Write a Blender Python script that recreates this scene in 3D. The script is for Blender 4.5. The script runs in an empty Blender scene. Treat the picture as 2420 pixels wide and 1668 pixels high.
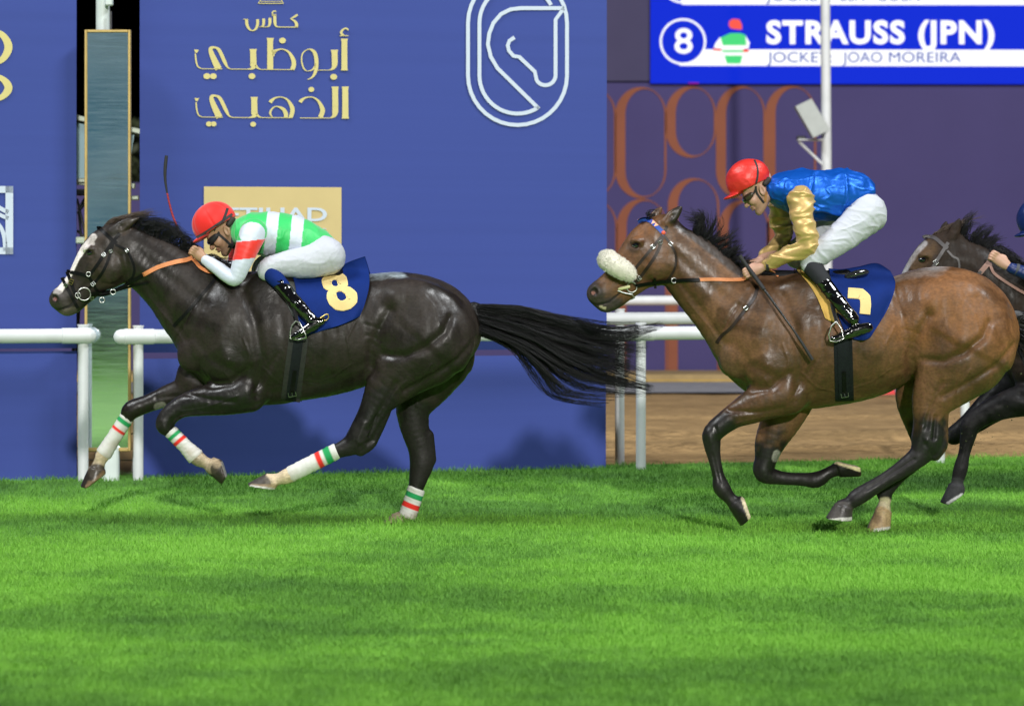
import bpy, math, random
import numpy as np
from mathutils import Vector, Matrix
from mathutils.bvhtree import BVHTree

random.seed(5)
rng = np.random.default_rng(5)
scene = bpy.context.scene
COL = scene.collection
PI = math.pi

# ------------------------------------------------------------------ camera
F, CX, HY = 6545.0, 1210.0, 645.0          # focal length, centre column, horizon row (photo pixels)
CAM = Vector((0.0, -17.0, 1.5))
cd = bpy.data.cameras.new('camera')
cam = bpy.data.objects.new('camera', cd)
COL.objects.link(cam)
cam.location = CAM
cam.rotation_euler = (PI / 2, 0, 0)
cd.sensor_width = 36.0
cd.lens = 36.0 * F / 2420.0
cd.shift_y = -189.0 / 2420.0
cd.clip_start, cd.clip_end = 0.1, 2000
cd.dof.use_dof = True
cd.dof.focus_distance = 16.2
cd.dof.aperture_fstop = 2.8
scene.camera = cam

# ------------------------------------------------------------------ night sky, floodlights, exposure
world = bpy.data.worlds.new('World')
scene.world = world
world.use_nodes = True
wn = world.node_tree
bg = wn.nodes['Background']
sky = wn.nodes.new('ShaderNodeTexSky')
sky.sky_type = 'NISHITA'
sky.sun_disc = False
sky.sun_elevation = math.radians(-4)
sky.sun_rotation = math.radians(170)
wn.links.new(sky.outputs[0], bg.inputs[0])
bg.inputs[1].default_value = 0.06


def aim(o, v):
    o.rotation_euler = Vector(v).to_track_quat('-Z', 'Y').to_euler()


sl = bpy.data.lights.new('main_floodlight', 'SUN')      # the floodlight tower behind the photographer
sl.energy = 2.4
sl.angle = math.radians(1.6)
sl.color = (1.0, 0.97, 0.92)
so = bpy.data.objects.new('main_floodlight', sl)
COL.objects.link(so)
aim(so, (-0.13, 1.0, -0.30))


def flood(name, loc, target, power, size, color=(1, 1, 1)):
    l = bpy.data.lights.new(name, 'AREA')
    l.shape = 'RECTANGLE'
    l.size, l.size_y = size
    l.energy = power
    l.color = color
    o = bpy.data.objects.new(name, l)
    COL.objects.link(o)
    o.location = loc
    aim(o, Vector(target) - Vector(loc))


flood('track_floodlight', (16, -8, 24), (0, -1, 0.5), 6800, (9, 5), (0.95, 0.98, 1.0))
flood('track_floodlight', (-16, -9, 24), (0, -1, 0.5), 6400, (9, 5), (0.95, 0.98, 1.0))

scene.view_settings.view_transform = 'Standard'
scene.view_settings.look = 'None'
scene.view_settings.exposure = 0.0
scene.view_settings.gamma = 1.0
scene.render.film_transparent = False


# ------------------------------------------------------------------ helpers
def S(r, g, b):
    def f(c):
        c /= 255.0
        return c / 12.92 if c <= 0.04045 else ((c + 0.055) / 1.055) ** 2.4
    return (f(r), f(g), f(b))


def W(px, py, d, dy=0.0):
    """point on the ray of photo pixel (px,py) at depth d in front of the camera"""
    d = d + dy
    return Vector(((px - CX) / F * d, d - 17.0, 1.5 - (py - HY) / F * d))


def material(name, col, rough=0.6, spec=0.5, metal=0.0, var=0.0, vscale=6.0, bump=0.0, bscale=40.0, stretch=(1, 1, 1),
             attr=None, bdetail=5, coat=0.0, coat_rough=0.1, sheen=0.0, emit=None, estr=1.0, bdist=0.01, trans=0.0, aniso2=None, roughvar=0.0):
    m = bpy.data.materials.new(name)
    m.use_nodes = True
    nt = m.node_tree
    L = nt.links.new
    b = nt.nodes['Principled BSDF']
    b.inputs['Roughness'].default_value = rough
    b.inputs['Specular IOR Level'].default_value = spec
    b.inputs['Metallic'].default_value = metal
    b.inputs['Coat Weight'].default_value = coat
    b.inputs['Coat Roughness'].default_value = coat_rough
    b.inputs['Sheen Weight'].default_value = sheen
    if trans:
        b.inputs['Transmission Weight'].default_value = trans
    if emit:
        b.inputs['Emission Color'].default_value = (*emit, 1)
        b.inputs['Emission Strength'].default_value = estr
    tc = nt.nodes.new('ShaderNodeTexCoord')
    mp = nt.nodes.new('ShaderNodeMapping')
    mp.inputs['Scale'].default_value = stretch
    L(tc.outputs['Object'], mp.inputs[0])
    src = None
    if attr:
        a = nt.nodes.new('ShaderNodeAttribute')
        a.attribute_name = attr
        src = a.outputs['Color']
    if var > 0:
        n = nt.nodes.new('ShaderNodeTexNoise')
        n.inputs['Scale'].default_value = vscale
        n.inputs['Detail'].default_value = 6
        n.inputs['Roughness'].default_value = 0.62
        L(mp.outputs[0], n.inputs['Vector'])
        mr = nt.nodes.new('ShaderNodeMapRange')
        mr.inputs['From Min'].default_value = 0.3
        mr.inputs['From Max'].default_value = 0.7
        mr.inputs['To Min'].default_value = 1 - var
        mr.inputs['To Max'].default_value = 1 + var
        L(n.outputs[0], mr.inputs[0])
        mx = nt.nodes.new('ShaderNodeVectorMath')
        mx.operation = 'MULTIPLY'
        if src:
            L(src, mx.inputs[0])
        else:
            mx.inputs[0].default_value = col
        L(mr.outputs[0], mx.inputs[1])
        src = mx.outputs[0]
        if roughvar:
            mr2 = nt.nodes.new('ShaderNodeMapRange')
            mr2.inputs['From Min'].default_value = 0.35
            mr2.inputs['From Max'].default_value = 0.65
            mr2.inputs['To Min'].default_value = max(0.02, rough - roughvar)
            mr2.inputs['To Max'].default_value = rough + roughvar
            L(n.outputs[0], mr2.inputs[0])
            L(mr2.outputs[0], b.inputs['Roughness'])
    if src:
        L(src, b.inputs['Base Color'])
    else:
        b.inputs['Base Color'].default_value = (*col, 1)
    if bump > 0:
        n = nt.nodes.new('ShaderNodeTexNoise')
        n.inputs['Scale'].default_value = bscale
        n.inputs['Detail'].default_value = bdetail
        L(mp.outputs[0], n.inputs['Vector'])
        h = n.outputs[0]
        if aniso2:                       # a second, coarser layer of folds
            n2 = nt.nodes.new('ShaderNodeTexNoise')
            n2.inputs['Scale'].default_value = aniso2[0]
            n2.inputs['Detail'].default_value = min(3, bdetail)
            n2.inputs['Distortion'].default_value = aniso2[2]
            L(mp.outputs[0], n2.inputs['Vector'])
            ad = nt.nodes.new('ShaderNodeMath')
            ad.operation = 'MULTIPLY_ADD'
            L(n2.outputs[0], ad.inputs[0])
            ad.inputs[1].default_value = aniso2[1]
            L(h, ad.inputs[2])
            h = ad.outputs[0]
        bp = nt.nodes.new('ShaderNodeBump')
        bp.inputs['Strength'].default_value = bump
        bp.inputs['Distance'].default_value = bdist
        L(h, bp.inputs['Height'])
        L(bp.outputs[0], b.inputs['Normal'])
    return m


def tag(o, label=None, cat=None, group=None, kind=None):
    if label:
        o['label'] = label
    if cat:
        o['category'] = cat
    if group:
        o['group'] = group
    if kind:
        o['kind'] = kind
    return o


def np_mesh(name, V, faces, smooth=True):
    """V (n,3); faces: list of int arrays, each (m,3) or (m,4)"""
    me = bpy.data.meshes.new(name)
    V = np.asarray(V, np.float32)
    if not isinstance(faces, list):
        faces = [faces]
    faces = [np.asarray(f, np.int32) for f in faces if len(f)]
    loops = np.concatenate([f.ravel() for f in faces])
    tot = np.concatenate([np.full(len(f), f.shape[1], np.int32) for f in faces])
    start = np.concatenate([[0], np.cumsum(tot)[:-1]]).astype(np.int32)
    me.vertices.add(len(V))
    me.vertices.foreach_set('co', V.ravel())
    me.loops.add(len(loops))
    me.loops.foreach_set('vertex_index', loops)
    me.polygons.add(len(tot))
    me.polygons.foreach_set('loop_start', start)
    me.polygons.foreach_set('loop_total', tot)
    me.polygons.foreach_set('use_smooth', np.full(len(tot), smooth))
    me.update(calc_edges=True)
    me.validate()
    return me


def link(name, me, m=None, parent=None, base=None):
    """link a mesh whose coordinates are world coordinates; base moves the origin of a top-level thing"""
    if m is not None:
        me.materials.append(m)
    o = bpy.data.objects.new(name, me)
    COL.objects.link(o)
    if parent is not None:
        o.parent = parent
        q, off = parent, Vector((0, 0, 0))
        while q is not None:
            off += q.location
            q = q.parent
        o.location = -off
    elif base is not None:
        base = Vector(base)
        me.transform(Matrix.Translation(-base))
        o.location = base
    return o


def empty(name, loc):
    o = bpy.data.objects.new(name, None)
    o.empty_display_size = 0.1
    COL.objects.link(o)
    o.location = loc
    return o


def set_col(me, C):
    a = me.color_attributes.new('Col', 'FLOAT_COLOR', 'POINT')
    C = np.asarray(C, np.float32)
    if C.shape[1] == 3:
        C = np.concatenate([C, np.ones((len(C), 1), np.float32)], 1)
    a.data.foreach_set('color', C.ravel())


class MB:
    """collects polygons of one mesh"""
    def __init__(s):
        s.v, s.f = [], []

    def add(s, vs, fs):
        o = len(s.v)
        s.v += [tuple(v) for v in vs]
        s.f += [tuple(i + o for i in f) for f in fs]

    def box(s, c, size, rot=None, bev=0.0):
        x, y, z = [q / 2 for q in size]
        b = min(bev, x * .9, y * .9, z * .9)
        vs = []
        if b <= 0:
            for sx in (-1, 1):
                for sy in (-1, 1):
                    for sz in (-1, 1):
                        vs.append(Vector((sx * x, sy * y, sz * z)))
            fs = [(0, 1, 3, 2), (4, 6, 7, 5), (0, 4, 5, 1), (2, 3, 7, 6), (0, 2, 6, 4), (1, 5, 7, 3)]
        else:
            idx = {}
            for sx in (-1, 1):
                for sy in (-1, 1):
                    for sz in (-1, 1):
                        for ax in range(3):
                            p = [sx * (x - b), sy * (y - b), sz * (z - b)]
                            p[ax] = (sx, sy, sz)[ax] * (x, y, z)[ax]
                            idx[(sx, sy, sz, ax)] = len(vs)
                            vs.append(Vector(p))
            fs = []
            for ax in range(3):
                for sg in (-1, 1):
                    o1, o2 = [a for a in range(3) if a != ax]
                    ring = []
                    for (p, q) in ((-1, -1), (1, -1), (1, 1), (-1, 1)):
                        k = [0, 0, 0]
                        k[ax], k[o1], k[o2] = sg, p, q
                        ring.append(idx[(*k, ax)])
                    fs.append(tuple(ring))
            for ax in range(3):                       # edge strips
                o1, o2 = [a for a in range(3) if a != ax]
                for p in (-1, 1):
                    for q in (-1, 1):
                        a_, b_ = [0, 0, 0], [0, 0, 0]
                        a_[ax], a_[o1], a_[o2] = -1, p, q
                        b_[ax], b_[o1], b_[o2] = 1, p, q
                        fs.append((idx[(*a_, o1)], idx[(*b_, o1)], idx[(*b_, o2)], idx[(*a_, o2)]))
            for sx in (-1, 1):
                for sy in (-1, 1):
                    for sz in (-1, 1):
                        fs.append(tuple(idx[(sx, sy, sz, a)] for a in range(3)))
        if rot is not None:
            vs = [rot @ v for v in vs]
        c = Vector(c)
        s.add([c + v for v in vs], fs)

    def tube(s, pts, radii, n=10, cap=True, flat=None):
        """round tube along pts; flat=(width_scale, thick_scale, up_vector) makes a strap-like section"""
        pts = [Vector(p) for p in pts]
        if not hasattr(radii, '__len__'):
            radii = [radii] * len(pts)
        radii = [float(r) for r in radii]
        up = Vector(flat[2]) if flat else None
        prev = None
        rings = []
        for i, p in enumerate(pts):
            t = (pts[min(i + 1, len(pts) - 1)] - pts[max(i - 1, 0)])
            if t.length < 1e-9:
                t = Vector((0, 0, 1))
            t.normalize()
            if up is not None:
                a = up - up.dot(t) * t
            elif prev is None:
                a = t.orthogonal()
            else:
                a = prev - prev.dot(t) * t
            a.normalize()
            prev = a
            b = t.cross(a)
            sa, sb = (flat[0], flat[1]) if flat else (1, 1)
            rings.append([p + radii[i] * (sa * math.cos(2 * PI * k / n) * a + sb * math.sin(2 * PI * k / n) * b) for k in range(n)])
        vs = [v for r in rings for v in r]
        fs = []
        for i in range(len(rings) - 1):
            for k in range(n):
                k2 = (k + 1) % n
                fs.append((i * n + k, i * n + k2, (i + 1) * n + k2, (i + 1) * n + k))
        if cap:
            fs.append(tuple(range(n))[::-1])
            fs.append(tuple((len(rings) - 1) * n + k for k in range(n)))
        s.add(vs, fs)

    def torus(s, c, ax1, ax2, R1, R2, r, n=24, m=8):
        c, ax1, ax2 = Vector(c), Vector(ax1).normalized(), Vector(ax2).normalized()
        pts = [c + R1 * math.cos(2 * PI * i / n) * ax1 + R2 * math.sin(2 * PI * i / n) * ax2 for i in range(n)]
        ax3 = ax1.cross(ax2)
        vs, fs = [], []
        for i in range(n):
            rad = (pts[i] - c).normalized()
            for k in range(m):
                a = 2 * PI * k / m
                vs.append(pts[i] + r * (math.cos(a) * rad + math.sin(a) * ax3))
        for i in range(n):
            for k in range(m):
                i2, k2 = (i + 1) % n, (k + 1) % m
                fs.append((i * m + k, i * m + k2, i2 * m + k2, i2 * m + k))
        s.add(vs, fs)

    def sphere(s, c, r, n=16, m=10, rot=None):
        c = Vector(c)
        if not hasattr(r, '__len__'):
            r = (r, r, r)
        vs, fs = [], []
        for j in range(m + 1):
            th = PI * j / m
            for i in range(n):
                a = 2 * PI * i / n
                v = Vector((r[0] * math.sin(th) * math.cos(a), r[1] * math.sin(th) * math.sin(a), r[2] * math.cos(th)))
                vs.append(c + (rot @ v if rot is not None else v))
        for j in range(m):
            for i in range(n):
                i2 = (i + 1) % n
                fs.append((j * n + i, (j + 1) * n + i, (j + 1) * n + i2, j * n + i2))
        s.add(vs, fs)

    def build(s, name, m, parent=None, base=None, smooth=False):
        me = bpy.data.meshes.new(name)
        me.from_pydata(s.v, [], s.f)
        me.validate()
        if smooth:
            me.polygons.foreach_set('use_smooth', np.ones(len(me.polygons), bool))
            try:
                me.set_sharp_from_angle(angle=math.radians(50))
            except Exception:
                pass
        me.update()
        return link(name, me, m, parent, base)


def catmull(P, n=6):
    P = np.asarray(P, float)
    out = []
    for i in range(len(P) - 1):
        p0, p1, p2, p3 = P[max(i - 1, 0)], P[i], P[i + 1], P[min(i + 2, len(P) - 1)]
        for k in range(n):
            t = k / n
            out.append(0.5 * ((2 * p1) + (-p0 + p2) * t + (2 * p0 - 5 * p1 + 4 * p2 - p3) * t * t + (-p0 + 3 * p1 - 3 * p2 + p3) * t ** 3))
    out.append(P[-1])
    return np.array(out)


# ------------------------------------------------------------------ signed-distance modelling (bodies and clothes as one smooth skin)
class SDF:
    def __init__(s, lo, hi, h):
        s.lo, s.h = np.array(lo, np.float32), h
        s.n = np.ceil((np.array(hi) - np.array(lo)) / h).astype(int) + 1
        s.f = np.full(s.n, 1.0, np.float32)
        s.ax = [(s.lo[i] + h * np.arange(s.n[i])).astype(np.float32) for i in range(3)]

    def sub(s, lo, hi):
        sl, ax = [], []
        for i in range(3):
            a = int(max(0, math.floor((lo[i] - s.lo[i]) / s.h)))
            b = int(min(s.n[i], math.ceil((hi[i] - s.lo[i]) / s.h) + 1))
            if b <= a:
                return None, None
            sl.append(slice(a, b))
            sh = [1, 1, 1]
            sh[i] = b - a
            ax.append(s.ax[i][a:b].reshape(sh))
        return tuple(sl), ax

    def put(s, sl, d, k, mode='add'):
        f = s.f[sl]
        if mode == 'add':
            if k <= 0:
                s.f[sl] = np.minimum(f, d)
                return
            h = np.clip(0.5 + 0.5 * (f - d) / k, 0, 1)
            s.f[sl] = d * h + f * (1 - h) - k * h * (1 - h)
        else:
            h = np.clip(0.5 - 0.5 * (f + d) / k, 0, 1)
            s.f[sl] = f * (1 - h) - d * h + k * h * (1 - h)

    def chain(s, nodes, k=0.02, mode='add', n=4):
        """nodes: (x,y,z,r,q) with q = sideways/vertical radius ratio; smooth tapered limb"""
        P = catmull(nodes, n) if len(nodes) > 1 else np.asarray(nodes, float)
        rm = np.max(P[:, 3] * np.maximum(1, P[:, 4])) + 3 * abs(k) + 3 * s.h
        sl, _ = s.sub(P[:, :3].min(0) - rm, P[:, :3].max(0) + rm)
        if sl is None:
            return
        D = np.full(s.f[sl].shape, 1.0, np.float32)
        org = np.array([q.start for q in sl])
        segs = [(P[0], P[0])] if len(P) == 1 else list(zip(P[:-1], P[1:]))
        for a, b in segs:
            r = max(a[3] * max(1, a[4]), b[3] * max(1, b[4])) + 3 * abs(k) + 3 * s.h
            sl2, ax = s.sub(np.minimum(a[:3], b[:3]) - r, np.maximum(a[:3], b[:3]) + r)
            if sl2 is None:
                continue
            ab = (b - a).astype(np.float32)
            L2 = float(ab[:3] @ ab[:3])
            X, Y, Z = ax[0] - np.float32(a[0]), ax[1] - np.float32(a[1]), ax[2] - np.float32(a[2])
            if L2 < 1e-12:
                t = np.zeros((1, 1, 1), np.float32)
            else:
                t = np.clip((X * ab[0] + Y * ab[1] + Z * ab[2]) / L2, 0, 1)
            q = np.float32(a[4]) + t * ab[4]
            d = np.sqrt((X - t * ab[0]) ** 2 + ((Y - t * ab[1]) / q) ** 2 + (Z - t * ab[2]) ** 2) - (np.float32(a[3]) + t * ab[3])
            d = d * np.minimum(1, q)
            loc = tuple(slice(w.start - o, w.stop - o) for w, o in zip(sl2, org))
            # clip to D's extent
            lc, dc = [], []
            for w, m_ in zip(loc, D.shape):
                a0, b0 = max(0, w.start), min(m_, w.stop)
                lc.append(slice(a0, b0))
                dc.append(slice(a0 - w.start, b0 - w.start))
            lc, dc = tuple(lc), tuple(dc)
            D[lc] = np.minimum(D[lc], d[dc])
        s.put(sl, D, k, mode)

    def ell(s, c, r, k=0.02, mode='add', rot=0.0):
        """ellipsoid with radii r, turned by rot (radians) in the x-z plane"""
        rm = max(r) + 3 * k + 3 * s.h
        sl, ax = s.sub(np.array(c) - rm, np.array(c) + rm)
        if sl is None:
            return
        X, Y, Z = ax[0] - np.float32(c[0]), ax[1] - np.float32(c[1]), ax[2] - np.float32(c[2])
        ca, sa = math.cos(rot), math.sin(rot)
        U, V_ = X * ca + Z * sa, -X * sa + Z * ca
        k0 = np.sqrt((U / r[0]) ** 2 + (Y / r[1]) ** 2 + (V_ / r[2]) ** 2)
        k1 = np.sqrt((U / r[0] ** 2) ** 2 + (Y / r[1] ** 2) ** 2 + (V_ / r[2] ** 2) ** 2) + 1e-6
        d = (k0 * (k0 - 1) / k1).astype(np.float32)
        d = np.clip(d, -1, 1)
        s.put(sl, d, k, mode)

    def frustum(s, a, b, ra, rb, cuts, k=0.008):
        """cone between a and b trimmed by planes (point, outward normal): a hoof"""
        a, b = np.array(a, np.float32), np.array(b, np.float32)
        rm = max(ra, rb) * 1.6 + 4 * s.h
        sl, ax = s.sub(np.minimum(a, b) - rm, np.maximum(a, b) + rm)
        if sl is None:
            return
        ab = b - a
        L2 = float(ab @ ab)
        X, Y, Z = ax[0] - a[0], ax[1] - a[1], ax[2] - a[2]
        t = (X * ab[0] + Y * ab[1] + Z * ab[2]) / L2
        tc = np.clip(t, -0.3, 1.3)
        rad = np.sqrt(np.maximum((X - t * ab[0]) ** 2 + (Y - t * ab[1]) ** 2 + (Z - t * ab[2]) ** 2, 1e-12))
        d = (rad - (ra + tc * (rb - ra))) * 0.95
        d = np.maximum(d, (-t) * math.sqrt(L2))
        for p, n in cuts:
            n = np.array(n, np.float32) / np.linalg.norm(n)
            d = np.maximum(d, (ax[0] - np.float32(p[0])) * n[0] + (ax[1] - np.float32(p[1])) * n[1] + (ax[2] - np.float32(p[2])) * n[2])
        s.put(sl, d.astype(np.float32), k)

    def mesh(s, smooth=3):
        f = s.f
        ins = f < 0
        n = s.n
        c = np.zeros(n - 1, np.int8)
        for dx in (0, 1):
            for dy in (0, 1):
                for dz in (0, 1):
                    c += ins[dx:n[0] - 1 + dx, dy:n[1] - 1 + dy, dz:n[2] - 1 + dz]
        I = np.argwhere((c > 0) & (c < 8))
        cid = np.full(n - 1, -1, np.int32)
        cid[I[:, 0], I[:, 1], I[:, 2]] = np.arange(len(I))
        cs = [(dx, dy, dz) for dx in (0, 1) for dy in (0, 1) for dz in (0, 1)]
        val = np.stack([f[I[:, 0] + q[0], I[:, 1] + q[1], I[:, 2] + q[2]] for q in cs], 1)
        acc = np.zeros((len(I), 3))
        cnt = np.zeros(len(I))
        for i in range(8):
            for j in range(i + 1, 8):
                if sum(abs(cs[i][q] - cs[j][q]) for q in range(3)) != 1:
                    continue
                a, b = val[:, i], val[:, j]
                m = (a < 0) != (b < 0)
                t = np.where(m, a / np.where(m, a - b, 1), 0)[:, None]
                acc += np.where(m[:, None], np.array(cs[i]) + t * (np.array(cs[j]) - np.array(cs[i])), 0)
                cnt += m
        V = s.lo + s.h * (I + acc / cnt[:, None])
        Q = []
        for axx in range(3):
            e = [0, 0, 0]
            e[axx] = 1
            a = f[I[:, 0], I[:, 1], I[:, 2]] < 0
            b = f[I[:, 0] + e[0], I[:, 1] + e[1], I[:, 2] + e[2]] < 0
            o1, o2 = [q for q in range(3) if q != axx]
            ok = (a != b) & (I[:, o1] > 0) & (I[:, o2] > 0)
            J = I[ok]
            sg = a[ok]
            d1, d2 = np.zeros(3, int), np.zeros(3, int)
            d1[o1], d2[o2] = 1, 1

            def g(w):
                return cid[w[:, 0], w[:, 1], w[:, 2]]
            q = np.stack([g(J), g(J - d1), g(J - d1 - d2), g(J - d2)], 1)
            flip = sg if axx != 1 else ~sg
            q[~flip] = q[~flip][:, ::-1]
            Q.append(q[(q >= 0).all(1)])
        Q = np.concatenate(Q)
        return smooth_mesh(V, Q, smooth), Q


def smooth_mesh(V, Q, it, lam=0.5, mu=-0.52):
    E = np.concatenate([Q[:, [0, 1]], Q[:, [1, 2]], Q[:, [2, 3]], Q[:, [3, 0]]])
    n = len(V)
    deg = np.bincount(E[:, 0], minlength=n) + np.bincount(E[:, 1], minlength=n)
    deg = np.maximum(deg, 1)
    for i in range(it):
        for l in (lam, mu):
            A = np.stack([(np.bincount(E[:, 0], V[E[:, 1], c], n) + np.bincount(E[:, 1], V[E[:, 0], c], n)) / deg for c in range(3)], 1)
            V = V + l * (A - V)
    return V


def normals(V, Q):
    d1, d2 = V[Q[:, 2]] - V[Q[:, 0]], V[Q[:, 3]] - V[Q[:, 1]]
    fn = np.cross(d1, d2)
    N = np.stack([sum(np.bincount(Q[:, j], fn[:, c], len(V)) for j in range(4)) for c in range(3)], 1)
    return N / (np.linalg.norm(N, axis=1, keepdims=True) + 1e-12)


def project(V):
    d = V[:, 1] + 17.0
    return np.stack([CX + V[:, 0] / d * F, HY + (1.5 - V[:, 2]) / d * F], 1)


def pdist(P, pts):
    """distance of 2-D points P to a polyline"""
    pts = np.asarray(pts, float)
    best = np.full(len(P), 1e9)
    if len(pts) == 1:
        return np.linalg.norm(P - pts[0], axis=1)
    for a, b in zip(pts[:-1], pts[1:]):
        ab = b - a
        t = np.clip(((P - a) @ ab) / (ab @ ab + 1e-9), 0, 1)
        best = np.minimum(best, np.linalg.norm(P - a - t[:, None] * ab, axis=1))
    return best


def sstep(a, b, x):
    t = np.clip((x - a) / (b - a), 0, 1)
    return t * t * (3 - 2 * t)


def vnoise(P, scale, seed=0, oct=3):
    """cheap smooth pseudo-noise: sums of rotated sines, range about -1..1"""
    r = np.random.default_rng(seed)
    out = np.zeros(len(P))
    amp, tot = 1.0, 0.0
    for o in range(oct):
        for k in range(4):
            w = r.normal(size=3)
            w *= scale * 2 ** o / np.linalg.norm(w) * r.uniform(.7, 1.4)
            out += amp * np.sin(P @ w + r.uniform(0, 6.28) + 1.5 * np.sin(P @ (w[[1, 2, 0]] * .6) + r.uniform(0, 6)))
        tot += amp * 2.0
        amp *= 0.55
    return out / tot


def ridge(P, scale, seed=0):
    """soft creases: bright where the noise crosses zero"""
    n = vnoise(P, scale, seed, 2)
    return np.exp(-(n / .22) ** 2) * 2 - 1


def bvh_of(V, Q):
    return BVHTree.FromPolygons([tuple(v) for v in V.tolist()], Q.tolist(), all_triangles=False)


def hit(bvh, px, py):
    d = (W(px, py, 17.0) - CAM).normalized()
    loc, n, i, _ = bvh.ray_cast(CAM, d)
    return (loc, n) if loc is not None else (None, None)


def strap_grid(bvh, pts, width, off, d0, smooth=6, across=4, closed=False, spline=True, far=None):
    P = np.asarray(pts, float)
    if P.shape[1] == 2:
        P = np.concatenate([P, np.full((len(P), 1), width)], 1)
    if spline:
        P = catmull(P, smooth)
    else:
        P = np.concatenate([np.linspace(P[i], P[i + 1], smooth, endpoint=False) for i in range(len(P) - 1)] + [P[-1:]])
    n = len(P)
    T = np.zeros((n, 2))
    for i in range(n):
        a, b = (P[(i - 1) % (n - 1)], P[(i + 1) % (n - 1)]) if closed else (P[max(i - 1, 0)], P[min(i + 1, n - 1)])
        t = b[:2] - a[:2]
        T[i] = t / (np.linalg.norm(t) + 1e-9)
    rows = []
    for i in range(n):
        nn = np.array([-T[i][1], T[i][0]])
        rows.append([P[i][:2] + nn * P[i][2] * (j / (across - 1) - 0.5) for j in range(across)])
    dep = np.full((n, across), np.nan)
    for i in range(n):
        for j in range(across):
            l, nn = hit(bvh, *rows[i][j])
            if l is not None:
                dep[i, j] = l.y + 17.0 - off
    if np.all(np.isnan(dep)):
        dep[:] = d0
    # fill the gaps along the strap, then across
    for j in range(across):
        c = dep[:, j]
        ok = ~np.isnan(c)
        if ok.any():
            dep[:, j] = np.interp(np.arange(n), np.arange(n)[ok], c[ok])
    for i in range(n):
        c = dep[i]
        ok = ~np.isnan(c)
        dep[i] = np.interp(np.arange(across), np.arange(across)[ok], c[ok]) if ok.any() else d0
    return rows, dep


def strap(name, bvh, pts, width, m, parent=None, off=0.004, thick=0.004, d0=16.4, far_plane=None, dfun=None, **kw):
    """a strap lying on a surface: the surface is found along the line of sight, the strap follows it"""
    rows, dep = strap_grid(bvh, pts, width, off, d0, **kw)
    n, a = dep.shape
    vs, fs = [], []
    for lay in (0, 1):
        for i in range(n):
            for j in range(a):
                vs.append(W(rows[i][j][0], rows[i][j][1], dep[i, j] + (thick + off * .8) * lay))
    N = n * a
    for i in range(n - 1):
        for j in range(a - 1):
            q = (i * a + j, i * a + j + 1, (i + 1) * a + j + 1, (i + 1) * a + j)
            fs.append(q)
            fs.append(tuple(x + N for x in q[::-1]))
        for j, rv in ((0, 0), (a - 1, 1)):
            q = (i * a + j, (i + 1) * a + j, (i + 1) * a + j + N, i * a + j + N)
            fs.append(q[::-1] if rv else q)
    for i in (0, n - 1):
        for j in range(a - 1):
            q = (i * a + j, i * a + j + N, i * a + j + 1 + N, i * a + j + 1)
            fs.append(q if i == 0 else q[::-1])
    mb = MB()
    mb.add(vs, fs)
    o = mb.build(name, m, parent, smooth=True)
    if far_plane is not None:                        # the same strap on the far side of a symmetrical head or barrel
        mb = MB()
        mb.add([Vector((v.x, 2 * far_plane - v.y, v.z)) for v in vs], [q[::-1] for q in fs])
        mb.build(name, m, parent, smooth=True)
    return o
# ------------------------------------------------------------------ the setting: turf, dirt track, kerb, boundary wall
SLOPE = 0.30                                        # the rail runs away from the camera to the right


def rail_y(x, off=0.0):
    return 2.98 + SLOPE * (x + 2.9) + off


def rail_d(px, off=0.0):
    u = (px - CX) / F
    return (17 + 2.98 + SLOPE * 2.9 + off) / (1 - SLOPE * u)


def RP(px, py, off=0.0):
    return W(px, py, rail_d(px, off))


def sheet(name, quad, m, kind='structure', nx=1, ny=1):
    a, b, c, d_ = [Vector(q) for q in quad]
    vs, fs = [], []
    for j in range(ny + 1):
        for i in range(nx + 1):
            s_, t = i / nx, j / ny
            vs.append((a * (1 - s_) + b * s_) * (1 - t) + (d_ * (1 - s_) + c * s_) * t)
    for j in range(ny):
        for i in range(nx):
            k = j * (nx + 1) + i
            fs.append((k, k + 1, k + nx + 2, k + nx + 1))
    mb = MB()
    mb.add(vs, fs)
    o = mb.build(name, m)
    tag(o, kind=kind)
    return o


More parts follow.
